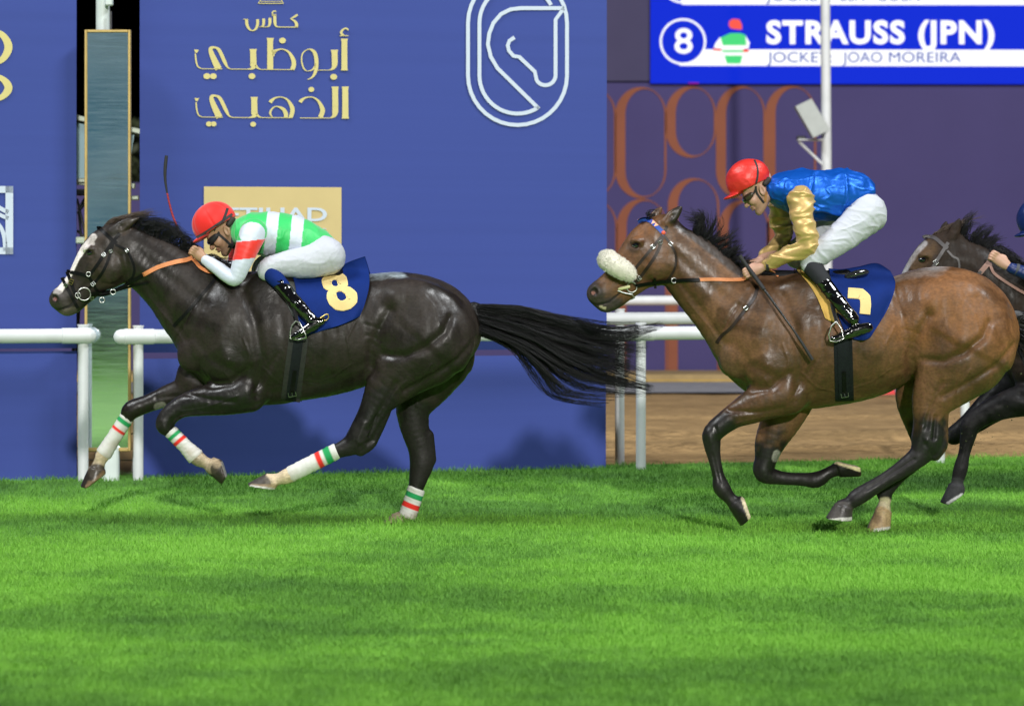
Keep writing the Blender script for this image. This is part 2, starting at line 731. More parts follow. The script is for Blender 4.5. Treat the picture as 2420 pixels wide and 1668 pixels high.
def turf_mat():
    m = bpy.data.materials.new('turf')
    m.use_nodes = True
    nt = m.node_tree
    b = nt.nodes['Principled BSDF']
    b.inputs['Roughness'].default_value = .75
    b.inputs['Specular IOR Level'].default_value = .25
    g = nt.nodes.new('ShaderNodeNewGeometry')

    def noise(scale, detail, stretch, rot=0.0):
        mp = nt.nodes.new('ShaderNodeMapping')
        mp.inputs['Scale'].default_value = stretch
        mp.inputs['Rotation'].default_value = (0, 0, rot)
        n = nt.nodes.new('ShaderNodeTexNoise')
        n.inputs['Scale'].default_value = scale
        n.inputs['Detail'].default_value = detail
        nt.links.new(g.outputs['Position'], mp.inputs[0])
        nt.links.new(mp.outputs[0], n.inputs['Vector'])
        return n.outputs[0]
    a = noise(.50, 4, (.6, 1.15, 0), -.12)
    c = noise(5, 4, (.7, 1, 0))
    e = noise(60, 2, (1, 1, 1))
    ad = nt.nodes.new('ShaderNodeMath')
    ad.operation = 'MULTIPLY_ADD'
    nt.links.new(c, ad.inputs[0])
    ad.inputs[1].default_value = .45
    nt.links.new(a, ad.inputs[2])
    ad2 = nt.nodes.new('ShaderNodeMath')
    ad2.operation = 'MULTIPLY_ADD'
    nt.links.new(e, ad2.inputs[0])
    ad2.inputs[1].default_value = .35
    nt.links.new(ad.outputs[0], ad2.inputs[2])
    # tone by distance: a darker strip along the rail, a lighter one on the near side of it
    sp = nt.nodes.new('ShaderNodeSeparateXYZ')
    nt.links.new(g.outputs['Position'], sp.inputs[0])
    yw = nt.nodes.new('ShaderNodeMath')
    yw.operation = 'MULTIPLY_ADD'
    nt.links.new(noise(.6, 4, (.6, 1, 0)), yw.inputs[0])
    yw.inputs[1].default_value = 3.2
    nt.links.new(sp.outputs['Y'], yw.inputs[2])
    strip_tone = nt.nodes.new('ShaderNodeFloatCurve')
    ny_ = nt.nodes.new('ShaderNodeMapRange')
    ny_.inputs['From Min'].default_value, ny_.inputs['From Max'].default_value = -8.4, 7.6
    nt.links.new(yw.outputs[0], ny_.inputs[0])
    cv = strip_tone.mapping.curves[0]
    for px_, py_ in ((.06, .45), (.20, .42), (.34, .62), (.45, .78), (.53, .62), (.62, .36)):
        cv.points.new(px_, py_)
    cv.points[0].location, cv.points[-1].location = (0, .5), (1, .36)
    strip_tone.mapping.update()
    nt.links.new(ny_.outputs[0], strip_tone.inputs['Value'])
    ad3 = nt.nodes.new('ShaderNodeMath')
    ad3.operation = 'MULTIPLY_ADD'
    nt.links.new(strip_tone.outputs[0], ad3.inputs[0])
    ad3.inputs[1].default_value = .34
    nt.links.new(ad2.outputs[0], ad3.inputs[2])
    ad2 = nt.nodes.new('ShaderNodeMath')
    ad2.operation = 'SUBTRACT'
    nt.links.new(ad3.outputs[0], ad2.inputs[0])
    ad2.inputs[1].default_value = .165
    r = nt.nodes.new('ShaderNodeValToRGB')
    cr = r.color_ramp
    cr.elements[0].position, cr.elements[0].color = .66, (.056, .150, .028, 1)
    cr.elements[1].position, cr.elements[1].color = 1.06, (.185, .425, .050, 1)
    el = cr.elements.new(.85)
    el.color = (.108, .272, .038, 1)
    nt.links.new(ad2.outputs[0], r.inputs[0])
    wr = nt.nodes.new('ShaderNodeMapRange')
    wr.inputs['From Min'].default_value, wr.inputs['From Max'].default_value = .70, .82
    nt.links.new(noise(2.6, 7, (1, 1, 0), .4), wr.inputs[0])
    mxc = nt.nodes.new('ShaderNodeMix')
    mxc.data_type = 'RGBA'
    nt.links.new(wr.outputs[0], mxc.inputs[0])
    nt.links.new(r.outputs[0], mxc.inputs[6])
    mxc.inputs[7].default_value = (.16, .15, .05, 1)
    nt.links.new(mxc.outputs[2], b.inputs['Base Color'])
    return m


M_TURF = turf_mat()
M_SOIL = material('turf_soil', (.05, .15, .02), rough=.95, var=.4, vscale=3, bump=.6, bscale=30, bdist=.02)


def dirt_mat():
    m = material('dirt', (.36, .235, .110), rough=.95, spec=.1, var=.28, vscale=3.5, bump=.8, bscale=16, stretch=(.75, 1, 1), bdist=.05, aniso2=(4, .8, .3))
    return m


M_DIRT = dirt_mat()

# turf: one sheet behind and in front of the camera, its far edge follows the rail
xs = (-60, 40)
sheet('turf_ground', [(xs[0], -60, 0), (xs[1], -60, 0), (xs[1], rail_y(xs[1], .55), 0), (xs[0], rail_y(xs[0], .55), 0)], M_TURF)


def dirt_track():
    """harrowed dirt: furrows along the rail, real ridges"""
    nx, ny = 70, 260
    V = []
    for j in range(ny + 1):
        t = j / ny
        for i in range(nx + 1):
            x = -14 + 34 * i / nx
            y0, y1 = rail_y(x, .5), max(17.9, rail_y(x, .5) + 1)
            y = y0 + (y1 - y0) * t
            V.append((x, y, 0))
    V = np.array(V)
    off = V[:, 1] - (2.98 + SLOPE * .25 * (V[:, 0] + 2.9))
    h = .004 * np.sin(off * 9 + .6 * np.sin(V[:, 0] * .9)) + .009 * vnoise(V * np.array([1, 1.3, 1]), 5, 11)
    for c, a_ in ((6.95, 1), (8.65, 1.2), (12.2, .6)):
        w_ = c + .05 * np.sin(V[:, 0] * 1.7)
        h += a_ * (-.09 * np.exp(-((V[:, 1] - w_) / .13) ** 2) + .075 * np.exp(-((V[:, 1] - w_ + .26) / .15) ** 2))
    V[:, 2] = -.02 + h * np.clip((off - .7) / .5, 0, 1)
    Q = np.array([(j * (nx + 1) + i, j * (nx + 1) + i + 1, (j + 1) * (nx + 1) + i + 1, (j + 1) * (nx + 1) + i) for j in range(ny) for i in range(nx)])
    tag(link('dirt_track', np_mesh('dirt_track', V, Q), M_DIRT), kind='structure')


dirt_track()
sheet('far_ground', [(-120, 17.6, -.1), (120, 17.6, -.1), (120, 200, -.1), (-120, 200, -.1)], material('dark_ground', (.02, .02, .018), rough=.95))
M_ASPH = material('asphalt', (.26, .26, .27), rough=.9, var=.15, vscale=5, bump=.3, bscale=60)
sheet('service_road', [(-40, 17.8, .0), (45, 17.8, .0), (45, 21.2, .0), (-40, 21.2, .0)], M_ASPH)
mb = MB()
mb.box((2, 22.05, .045), (84, 1.6, .11), bev=.01)
kerb = mb.build('kerb', material('ochre_kerb', (.30, .21, .09), rough=.85, var=.2, vscale=3), None)
tag(kerb, kind='structure')
sheet('verge', [(-40, 22.7, .02), (45, 22.7, .02), (45, 24, .02), (-40, 24, .02)], material('sand_verge', (.24, .18, .09), rough=.95, var=.25, vscale=4))
mb = MB()
mb.box((2, 21.246, .012), (84, .012, .022))
tag(mb.build('kerb_line', material('yellow_paint', (.42, .27, .05), rough=.7, var=.15, vscale=6), None), kind='structure')

# ------------------------------------------------------------------ boundary wall with ornament, screen
DW = 40.0
M_WALL = material('purple_wall', S(66, 60, 100), rough=.85, spec=.12, var=.06, vscale=.6)
M_OVAL = material('copper_ornament', S(124, 74, 56), rough=.8, spec=.15, var=.08, vscale=1)


def solid_wall(name, px0, px1, py0, py1, d, th, m, label, cat):
    a, b = W(px0, py1, d), W(px1, py0, d)
    mb = MB()
    mb.box(((a.x + b.x) / 2, a.y + th / 2, (a.z + b.z) / 2), (abs(b.x - a.x), th, abs(b.z - a.z)), bev=.01)
    o = mb.build(name, m, None, base=((a.x + b.x) / 2, a.y + th / 2, min(a.z, b.z)))
    if label:
        tag(o, label, cat)
    return o


wall = solid_wall('boundary_wall', 1000, 3300, 196, 888, DW, .3, M_WALL, 'tall purple wall with copper ovals beyond the dirt track', 'wall')
lowall = solid_wall('boundary_wall', -2500, 996, 432, 888, DW + .05, .3, M_WALL, 'low purple wall glimpsed between the two blue banners', 'wall')
upper = solid_wall('screen_wall', 1000, 3300, -500, 193, DW, .4, material('grey_panel', S(66, 62, 88), rough=.85, spec=.12, var=.08, vscale=.5), 'greyish panel wall round the big screen, above the copper ovals', 'wall')


def ring(mb, out, inn, d, th):
    n = len(out)
    vs = [W(x, y, d) for x, y in out] + [W(x, y, d) for x, y in inn] + [W(x, y, d + th) for x, y in out] + [W(x, y, d + th) for x, y in inn]
    fs = []
    for i in range(n):
        j = (i + 1) % n
        fs += [(i, j, n + j, n + i), (2 * n + i, i + 0, 0 + j, 2 * n + j)[::-1], (n + i, n + j, 3 * n + j, 3 * n + i)]
    mb.add(vs, fs)


def stadium(x0, x1, y0, y1, cap, n=20):
    cx, rx = (x0 + x1) / 2, (x1 - x0) / 2
    P = []
    for i in range(n + 1):
        a = PI + PI * i / n
        P.append((cx + rx * math.cos(a), y0 + cap + cap * math.sin(a)))
    for i in range(n + 1):
        a = PI * i / n
        P.append((cx + rx * math.cos(a), y1 - cap + cap * math.sin(a)))
    return P


mb = MB()
for (x0, x1, y0, y1) in [(1454, 1575, 206, 469), (1573, 1692, 204, 373), (1692, 1809, 204, 470), (1809, 1929, 203, 470), (1330, 1456, 206, 469),
                         (1457, 1577, 470, 900), (1578, 1700, 421, 900), (1698, 1818, 472, 900), (1812, 1932, 474, 900), (1335, 1459, 470, 900)]:
    cap = 66
    if y1 >= 900:
        y1 = 955
    o_ = stadium(x0, x1, y0, y1, cap)
    i_ = stadium(x0 + 24, x1 - 5, y0 + 5, y1 - 5, cap - 6)
    o_ = [(x, min(y, 884)) for x, y in o_]
    i_ = [(x, min(y, 884)) for x, y in i_]
    ring(mb, o_, i_, DW - .012, .014)
mb.build('oval_pattern', M_OVAL, wall)

M_WHITE = material('white_plastic', (.60, .62, .64), rough=.45, var=.07, vscale=5, spec=.4)


def rail_line(name, label, segs, py_c, off, r, posts, post_bot_z=-.05, caps=True, group='white running rails', pr=.038, collar=True):
    """tubular running rail with post sockets"""
    e = empty(name, RP(segs[0][1], py_c, off) * 1.0)
    e.location.z = 0
    tag(e, label, 'rail', group)
    zc = RP(250, py_c, off).z
    for (p0, p1) in segs:
        mb = MB()
        a, b = RP(p0, py_c, off), RP(p1, py_c, off)
        a.z = b.z = zc
        t = (b - a).normalized()
        prof = [(0, .0), (.004, .45), (.012, .75), (.03, .97), (.05, 1), (1 - 1e-3, 1)]
        L = (b - a).length
        pts, rad = [], []
        for s_, k in [(0, .02), (.008, .5), (.022, .82), (.045, 1)]:
            pts.append(a + t * s_)
            rad.append(r * k)
        nseg = max(2, int(L / .8))
        for i in range(1, nseg):
            pts.append(a + t * (L * i / nseg))
            rad.append(r)
        for s_, k in [(.045, 1), (.022, .82), (.008, .5), (0, .02)]:
            pts.append(b - t * s_)
            rad.append(r * k)
        mb.tube(pts, rad, 20)
        mb.build('rail_tube', M_WHITE, e, smooth=True)
    for (px, sleeve) in posts:
        mb = MB()
        b = RP(px, py_c, off)
        zt = zc + r + .028 if collar else zc - r * .6
        P0 = Vector((b.x, b.y + (.0 if not collar else .03), post_bot_z))
        mb.tube([P0, Vector((P0.x, P0.y, zt - .012)), Vector((P0.x, P0.y, zt - .010)), Vector((P0.x, P0.y, zt))], [pr, pr, pr * 1.12, pr * 1.12], 18)
        p = mb.build('post', M_WHITE, e, smooth=True)
        if sleeve:
            mb = MB()
            t = Vector((1, SLOPE, 0)).normalized()
            c = Vector((b.x, b.y, zc))
            mb.tube([c + t * sleeve[0], c + t * (sleeve[0] + .003), c + t * (sleeve[1] - .003), c + t * sleeve[1]], [r * 1.0, r * 1.09, r * 1.09, r * 1.0], 20)
            mb.build('sleeve', M_WHITE, p, smooth=True)
    return e


rail_line('running_rail', 'white tubular rail ending to the left of the finish mirror', [(-500, 228)], 793, 0, .0525, [(195, (-.15, .06)), (-300, None)])
rail_line('running_rail', 'white tubular rail running on behind the horses from the finish mirror', [(268, 3300)], 796, 0, .0525, [(325, (-.10, .12)), (1515, (-.2, .1)), (2223, None), (2900, None)])
rail_line('running_rail', 'second white rail just behind the front one, seen past the tail', [(1395, 3300)], 759, .85, .05, [(1465, None), (2282, None), (3000, None)])
rail_line('running_rail', 'thin white rail out on the dirt track', [(1330, 2600)], 714, 9.0, .052, [(1345, None), (2200, None)], pr=.03, collar=False)


# ------------------------------------------------------------------ big screen
def txt(s_, size, extr=0.0, bold=0.0, space=1.0):
    cu = bpy.data.curves.new('text', 'FONT')
    cu.body = s_
    cu.size = size
    cu.extrude = extr
    cu.offset = bold
    cu.resolution_u = 4
    cu.space_character = space
    o = bpy.data.objects.new('text', cu)
    COL.objects.link(o)
    dg = bpy.context.evaluated_depsgraph_get()
    dg.update()
    me = bpy.data.meshes.new_from_object(o.evaluated_get(dg))
    bpy.data.objects.remove(o)
    n = len(me.vertices)
    V = np.zeros(n * 3, np.float32)
    me.vertices.foreach_get('co', V)
    return me, V.reshape(-1, 3)


def place_text(name, s_, x0, x1, ybase, ytop, pos, m, parent, bold=0.0, th=.006, space=1.0):
    """lettering stretched to the box of photo pixels, on the surface given by pos(px,py)"""
    me, V = txt(s_, 1.0, th / 2, bold, space)
    lo, hi = V.min(0), V.max(0)
    cap = txt('H', 1.0, 0, bold)[1]
    c0, c1 = cap[:, 1].min(), cap[:, 1].max()
    U = np.zeros_like(V)
    for i, v in enumerate(V):
        px = x0 + (v[0] - lo[0]) / (hi[0] - lo[0]) * (x1 - x0)
        py = ybase + (v[1] - c0) / (c1 - c0) * (ytop - ybase)
        p = pos(px, py)
        p.y -= v[2]
        U[i] = p
    me.vertices.foreach_set('co', U.ravel())
    me.update()
    return link(name, me, m, parent)


def flat_poly(name, polys, pos, m, parent, th=.004):
    """flat shapes (lists of pixel points, convex or triangulated fans) laid on a surface"""
    mb = MB()
    for P in polys:
        n = len(P)
        vs = [pos(x, y) for x, y in P]
        vb = [v + Vector((0, th, 0)) for v in vs]
        mb.add(vs + vb, [tuple(range(n))] + [(i, (i + 1) % n, n + (i + 1) % n, n + i)[::-1] for i in range(n)])
    return mb.build(name, m, parent)


def strokes(name, L, pos, m, parent, th=.004, n=7):
    """pen strokes [(x,y,width)...] as flat ribbons on a surface"""
    mb = MB()
    for st in L:
        sm = True
        if st and st[0] == 'line':
            st, sm = st[1:], False
        P = catmull(st, n) if (sm and len(st) > 2) else np.asarray(st, float)
        T = np.gradient(P[:, :2], axis=0)
        T /= np.linalg.norm(T, axis=1, keepdims=True) + 1e-9
        vs = []
        for p, t in zip(P, T):
            w = p[2] / 2
            vs += [pos(p[0] - t[1] * w, p[1] + t[0] * w), pos(p[0] + t[1] * w, p[1] - t[0] * w)]
        k = len(vs)
        vb = [v + Vector((0, th, 0)) for v in vs]
        fs = []
        for i in range(len(P) - 1):
            a = 2 * i
            fs += [(a, a + 1, a + 3, a + 2), (a, a + 2, k + a + 2, k + a), (a + 1, k + a + 1, k + a + 3, a + 3)]
        mb.add(vs + vb, fs)
    return mb.build(name, m, parent)


def disc_pts(cx, cy, rx, ry, n=28):
    return [(cx + rx * math.cos(2 * PI * i / n), cy + ry * math.sin(2 * PI * i / n)) for i in range(n)]


DS = DW - .07


def emat(name, c, s_=1.0):
    return material(name, (0.004, 0.004, 0.004), rough=.8, spec=.02, emit=c, estr=s_)


def led_blue():
    m = emat('screen_blue', S(10, 44, 216), 1.0)
    return m


screen = empty('led_screen', W(1990, 198, DS))
tag(screen, 'large lit blue LED screen naming runner 8 on the wall', 'screen')
a, b = W(1537, 198, DS), W(3000, -420, DS)
mb = MB()
mb.box(((a.x + b.x) / 2, a.y + .034, (a.z + b.z) / 2), (b.x - a.x, .05, b.z - a.z), bev=.005)
mb.build('screen_cabinet', material('black_cabinet', (.02, .02, .022), rough=.5), screen)
mb = MB()
mb.add([W(1537, 198, DS), W(3000, 201, DS), W(3000, -420, DS), W(1537, -420, DS)], [(0, 1, 2, 3)])
disp = mb.build('screen_display', led_blue(), screen)
E_W = emat('screen_white', (1, 1, 1), 1.15)
E_BL = emat('screen_letter_blue', S(12, 70, 178), 1.0)


def LP(px, py, lift=.006):
    return W(px, py, DS - lift)


def LPf(l):
    return lambda x, y: W(x, y, DS - l)


flat_poly('white_bar', [[(1630, 117.5), (3000, 119.5), (3000, 158.5), (1605, 156)]], LPf(.008), E_W, disp, .003)
flat_poly('white_bar', [[(1600, -60), (3000, -60), (3000, 13.5), (1612, 12)]], LPf(.008), E_W, disp, .003)
flat_poly('number_disc', [disc_pts(1614, 99, 50, 50)], LPf(.012), led_blue(), disp, .003)
mb = MB()
ring(mb, disc_pts(1614, 99, 55, 55), disc_pts(1614, 99, 50, 50), DS - .016, .003)
ring(mb, disc_pts(1614, -48, 57, 57), disc_pts(1614, -48, 52, 52), DS - .016, .003)
mb.build('number_ring', E_W, disp)
place_text('number', '8', 1594, 1637, 127, 68, LPf(.018), E_W, disp, bold=.012)
place_text('runner_name', 'STRAUSS (JPN)', 1811, 2350, 105, 49, LPf(.018), E_W, disp, bold=.038, space=1.12)
for s_, x0, x1 in (('JOCKEY:', 1813, 1966), ('JOAO', 1991, 2085), ('MOREIRA', 2101, 2271)):
    place_text('jockey_line', s_, x0, x1, 148, 124, LPf(.014), E_BL, disp)
for s_, x0, x1 in (('JOCKEY:', 1810, 1964), ('BEN', 1987, 2043), ('COEN', 2072, 2174)):
    place_text('jockey_line', s_, x0, x1, 3, -21, LPf(.014), E_BL, disp)
flat_poly('silks_cap', [[(1722, 60), (1724, 50), (1733, 45), (1748, 47), (1753, 58), (1754, 71), (1740, 70), (1727, 68)]], LPf(.02), emat('screen_red', S(255, 95, 80), 1.0), disp, .003)
flat_poly('silks_jersey', [[(1726, 79), (1750, 79), (1762, 84), (1764, 108), (1708, 108), (1702, 90)], [(1706, 119), (1758, 119), (1758, 124), (1707, 124)], [(1712, 132), (1755, 132), (1750, 151), (1718, 151)]], LPf(.02), emat('screen_green', S(80, 225, 130), 1.0), disp, .003)
flat_poly('silks_sleeve', [[(1702, 88), (1708, 108), (1706, 116), (1687, 114), (1690, 104)], [(1762, 85), (1772, 102), (1769, 116), (1757, 115), (1764, 108)], [(1708, 108), (1764, 108), (1758, 119), (1706, 119)], [(1707, 124), (1758, 124), (1755, 132), (1712, 132)]], LPf(.021), E_W, disp, .003)
E_CUFF = emat('screen_cuff', S(255, 90, 60), 1.0)
for q in ([(1685, 115), (1705, 116), (1704, 121), (1686, 120)], [(1756, 117), (1770, 117), (1769, 124), (1757, 124)]):
    flat_poly('silks_cuff', [q], LPf(.022), E_CUFF, disp, .003)
flat_poly('dead_pixels', [[(1627, 195.5), (1651, 195.5), (1651, 199), (1627, 199)]], LPf(.01), emat('screen_magenta', S(150, 20, 160), 1.0), disp, .003)

# ------------------------------------------------------------------ blue banners
M_BANNER = material('blue_banner', S(60, 74, 142), rough=.8, spec=.14, var=.045, vscale=1.3, bump=.10, bscale=120, stretch=(.05, .05, 6), bdist=.004, aniso2=(1.2, 1.0, .2))
M_GOLD = material('gold_print', S(200, 188, 128), rough=.7, spec=.1, var=.05, vscale=4)
M_PRINT = material('white_print', S(190, 200, 216), rough=.7, spec=.1)
M_PANEL = material('sand_print', S(196, 176, 128), rough=.75, spec=.1, var=.04, vscale=3)
OFFB = .26


def BP(lift=0.0):
    return lambda px, py: RP(px, py, OFFB - lift)


def banner(name, px0, px1, py0, py1, label, seed):
    """fabric sheet stretched on a frame: slightly wavy, with a hem and thickness"""
    nx, ny = 26, 40
    vs, fs = [], []
    for lay in (0, 1):
        for j in range(ny + 1):
            for i in range(nx + 1):
                s_, t = i / nx, j / ny
                p = RP(px0 + (px1 - px0) * s_, 0, OFFB)
                z0, z1 = RP((px0 + px1) / 2, py0, OFFB).z, RP((px0 + px1) / 2, py1, OFFB).z
                w = .004 * math.sin(3 * t * PI + seed) * math.sin(2.3 * s_ * PI + seed) + .003 * math.sin(9 * s_ + seed * 2)
                vs.append(Vector((p.x, p.y + max(0, w + .006) + .015 * lay, z0 + (z1 - z0) * t)))
    N = (nx + 1) * (ny + 1)
    for j in range(ny):
        for i in range(nx):
            k = j * (nx + 1) + i
            q = (k, k + nx + 1, k + nx + 2, k + 1)
            fs += [q, tuple(x + N for x in q[::-1])]
    for i in range(nx):
        for k in (i, ny * (nx + 1) + i):
            fs.append((k, k + 1, k + 1 + N, k + N))
    for j in range(ny):
        for k in (j * (nx + 1), j * (nx + 1) + nx):
            fs.append((k, k + nx + 1, k + nx + 1 + N, k + N))
    mb = MB()
    mb.add(vs, fs)
    o = mb.build(name, M_BANNER, None, base=RP((px0 + px1) / 2, 1120, OFFB), smooth=True)
    tag(o, label, 'banner', 'blue trackside banners')
    return o


ban_c = banner('banner', 330, 1434, -260, 829, 'wide blue banner with gold Arabic lettering and a white horse head emblem', 1.0)
ban_l = banner('banner', -700, 180, -260, 826, 'blue banner at the left edge with cropped gold letters', 2.2)
sk_c = banner('banner_skirt', 332, 1432, 843, 1150, 'plain blue skirt panel under the wide lettered banner', 3.1)
sk_l = banner('banner_skirt', -700, 181, 833, 1150, 'plain blue skirt panel under the banner at the left edge', 4.0)

# gold lettering, traced stroke by stroke (drawing units of an enlargement)
G = []


def line2(L):
    for st in L:
        if st[0] == 'line':
            G.append(['line'] + [(440 + x / 5.148, y / 5.148, w / 5.148) for x, y, w in st[1:]])
        else:
            G.append([(440 + x / 5.148, y / 5.148, w / 5.148) for x, y, w in st])


line2([
    # small word
    [(1356, 182, 22), (1320, 205, 24), (1268, 232, 9)], [(1268, 232, 9), (1312, 255, 24), (1340, 290, 36), (1343, 338, 38)],
    [(1362, 333, 12), (1240, 333, 10), (1125, 331, 12), (1092, 318, 22), (1080, 280, 36), (1078, 230, 36), (1078, 192, 38)],
    [(1096, 142, 12), (1066, 140, 16), (1046, 160, 14), (1056, 176, 8)], ['line', (1038, 179, 8), (1098, 179, 8)], ['line', (1040, 194, 8), (1098, 194, 8)],
    ['line', (1000, 224, 8), (1036, 224, 8)], [(1018, 224, 36), (1018, 285, 34), (1005, 320, 22), (975, 331, 9)],
    [(942, 230, 34), (942, 295, 32), (925, 324, 18), (890, 331, 9)], ['line', (890, 331, 8), (985, 331, 8)],
    [(869, 238, 34), (868, 300, 34), (848, 352, 28), (805, 376, 14), (762, 350, 28), (738, 295, 36), (736, 236, 36)], ['line', (698, 238, 9), (752, 238, 9)],
    # second line
    ['line', (1925, 474, 88), (1925, 488, 80), (1925, 510, 70), (1925, 830, 72), (1925, 848, 78), (1925, 860, 88)],
    [(1972, 374, 12), (1958, 354, 20), (1925, 352, 18), (1890, 385, 28), (1892, 415, 28), (1925, 434, 14)], ['line', (1868, 438, 10), (1974, 438, 10)],
    ['line', (1805, 609, 92), (1805, 622, 82), (1805, 645, 72), (1807, 700, 72)], [(1807, 698, 72), (1806, 780, 68), (1790, 828, 44), (1750, 853, 12), (1690, 856, 8), (1600, 856, 8)],
    [(1476, 868, 6), (1432, 838, 18), (1404, 740, 17), (1420, 650, 16), (1490, 602, 12), (1556, 635, 42), (1583, 720, 48), (1583, 820, 46), (1565, 895, 36), (1525, 948, 20), (1474, 971, 5)],
    [(1476, 868, 6), (1530, 855, 16), (1562, 815, 20), (1575, 770, 8)],
    ['line', (1022, 465, 88), (1022, 478, 80), (1022, 505, 70), (1022, 846, 74)],
    [(1050, 645, 56), (1105, 612, 24), (1175, 602, 14), (1250, 640, 28), (1300, 725, 50), (1310, 790, 54), (1290, 852, 52)], ['line', (1310, 850, 9), (905, 848, 9)], [(1062, 690, 20), (1062, 660, 30), (1090, 625, 26)],
    ['line', (815, 600, 92), (815, 613, 82), (815, 640, 72), (818, 770, 76)], [(818, 768, 76), (815, 812, 74), (795, 838, 28), (740, 845, 9)], [(846, 795, 30), (868, 828, 24), (910, 848, 8)],
    ['line', (745, 845, 9), (540, 843, 9)], [(545, 843, 9), (505, 822, 20), (468, 755, 42), (405, 620, 42), (355, 582, 24), (300, 590, 40), (304, 640, 58), (345, 740, 72), (395, 843, 82)],
    ['line', (440, 842, 9), (190, 840, 9)], [(195, 840, 9), (142, 812, 16), (120, 740, 20), (112, 655, 16)], ['line', (125, 608, 62), (124, 618, 46), (122, 645, 24)],
    # third line
    ['line', (1935, 1056, 88), (1935, 1068, 80), (1935, 1095, 72), (1936, 1415, 76), (1936, 1432, 82), (1936, 1446, 90)],
    ['line', (1812, 1056, 88), (1812, 1070, 80), (1812, 1095, 72), (1814, 1300, 72)], [(1814, 1298, 72), (1812, 1370, 70), (1795, 1412, 44), (1755, 1436, 12), (1700, 1438, 9), (1385, 1438, 9)],
    [(1386, 1248, 46), (1402, 1225, 40), (1450, 1193, 20), (1530, 1184, 13), (1605, 1228, 28), (1655, 1320, 54), (1656, 1370, 56), (1632, 1432, 58)],
    [(1022, 1250, 46), (1040, 1225, 40), (1090, 1192, 20), (1160, 1184, 12), (1235, 1220, 26), (1288, 1310, 52), (1290, 1372, 52), (1268, 1434, 48)],
    [(1050, 1428, 8), (1022, 1380, 26), (1050, 1320, 18), (1105, 1298, 14), (1180, 1330, 40), (1212, 1385, 52), (1212, 1434, 44)], ['line', (1295, 1435, 9), (915, 1433, 9)],
    ['line', (828, 1182, 92), (828, 1195, 82), (828, 1222, 72), (830, 1360, 76)], [(830, 1358, 76), (828, 1400, 74), (805, 1424, 28), (750, 1435, 9)], [(858, 1385, 30), (880, 1418, 22), (920, 1434, 8)],
    ['line', (755, 1434, 9), (555, 1431, 9)], [(560, 1431, 9), (520, 1408, 20), (482, 1340, 42), (415, 1205, 42), (365, 1170, 24), (312, 1176, 40), (314, 1228, 58), (355, 1328, 72), (405, 1431, 80)],
    ['line', (446, 1430, 9), (190, 1426, 9)], [(195, 1426, 9), (148, 1398, 16), (127, 1325, 18), (120, 1245, 16)], ['line', (130, 1196, 62), (129, 1206, 46), (125, 1232, 24)],
    # base of the crest above
    ['line', (875, 45, 9), (1184, 45, 9)], ['line', (890, 20, 7), (1168, 20, 7)], ['line', (876, 45, 8), (908, 0, 8), (908, -60, 8)], ['line', (1183, 45, 8), (1158, 0, 8), (1158, -60, 8)],
])
strokes('gold_lettering', G, BP(.004), M_GOLD, ban_c, .003)
for x, y, r in [(1795, 938, 42), (1172, 497, 41), (800, 930, 41), (252, 930, 42), (330, 930, 41), (1522, 1091, 35), (815, 1514, 35), (277, 1510, 36), (334, 1510, 35)]:
    flat_poly('gold_dot', [disc_pts(440 + x / 5.148, y / 5.148, r / 5.148, r * .86 / 5.148, 20)], BP(.006), M_GOLD, ban_c, .003)

# emblem
wst = 9


def arc(cx, cy, r, a0, a1, n=18):
    return [(cx + r * math.cos(math.radians(a0 + (a1 - a0) * i / n)), cy + r * math.sin(math.radians(a0 + (a1 - a0) * i / n)), wst) for i in range(n + 1)]


ring_o = arc(1223, 179, 117, 0, 180) + arc(1223, 55, 117, 180, 360)
ring_o.append(ring_o[0])
ring_i = arc(1223, 55, 90, -28, -180) + arc(1223, 179, 90, 180, 57)[:]
ring_i += [(1273, 257, wst)]
head_ = [(1273, 257, wst), (1176, 162, wst), (1160, 135, wst), (1153, 106, wst), (1156, 80, wst), (1166, 55, wst), (1184, 34, wst), (1206, 23, wst), (1230, 20, wst), (1334, 20, wst)]
muz = [(1332, 21, wst), (1313, 47, wst), (1313, 178, wst)] + arc(1289, 178, 24, 0, 150, 12) + [(1264, 170, wst), (1227, 135, wst), (1214, 133, wst), (1203, 121, wst), (1200, 108, wst), (1204, 97, wst), (1216, 89, wst)]
strokes('horse_emblem', [['line'] + ring_o, ['line'] + ring_i, ['line'] + head_, ['line'] + muz], BP(.004), M_PRINT, ban_c, .003)

# sponsor panel
flat_poly('sponsor_panel', [[(482, 688), (807, 688), (807, 443), (482, 441)]], BP(.003), M_PANEL, ban_c, .003)
place_text('sponsor_name', 'ETIHAD', 535, 773, 523, 491, BP(.008), M_PRINT, ban_c, bold=.02, th=.003)
place_text('sponsor_line', 'AIRWAYS', 640, 772, 549, 540, BP(.008), M_PRINT, ban_c, bold=.0, th=.003)

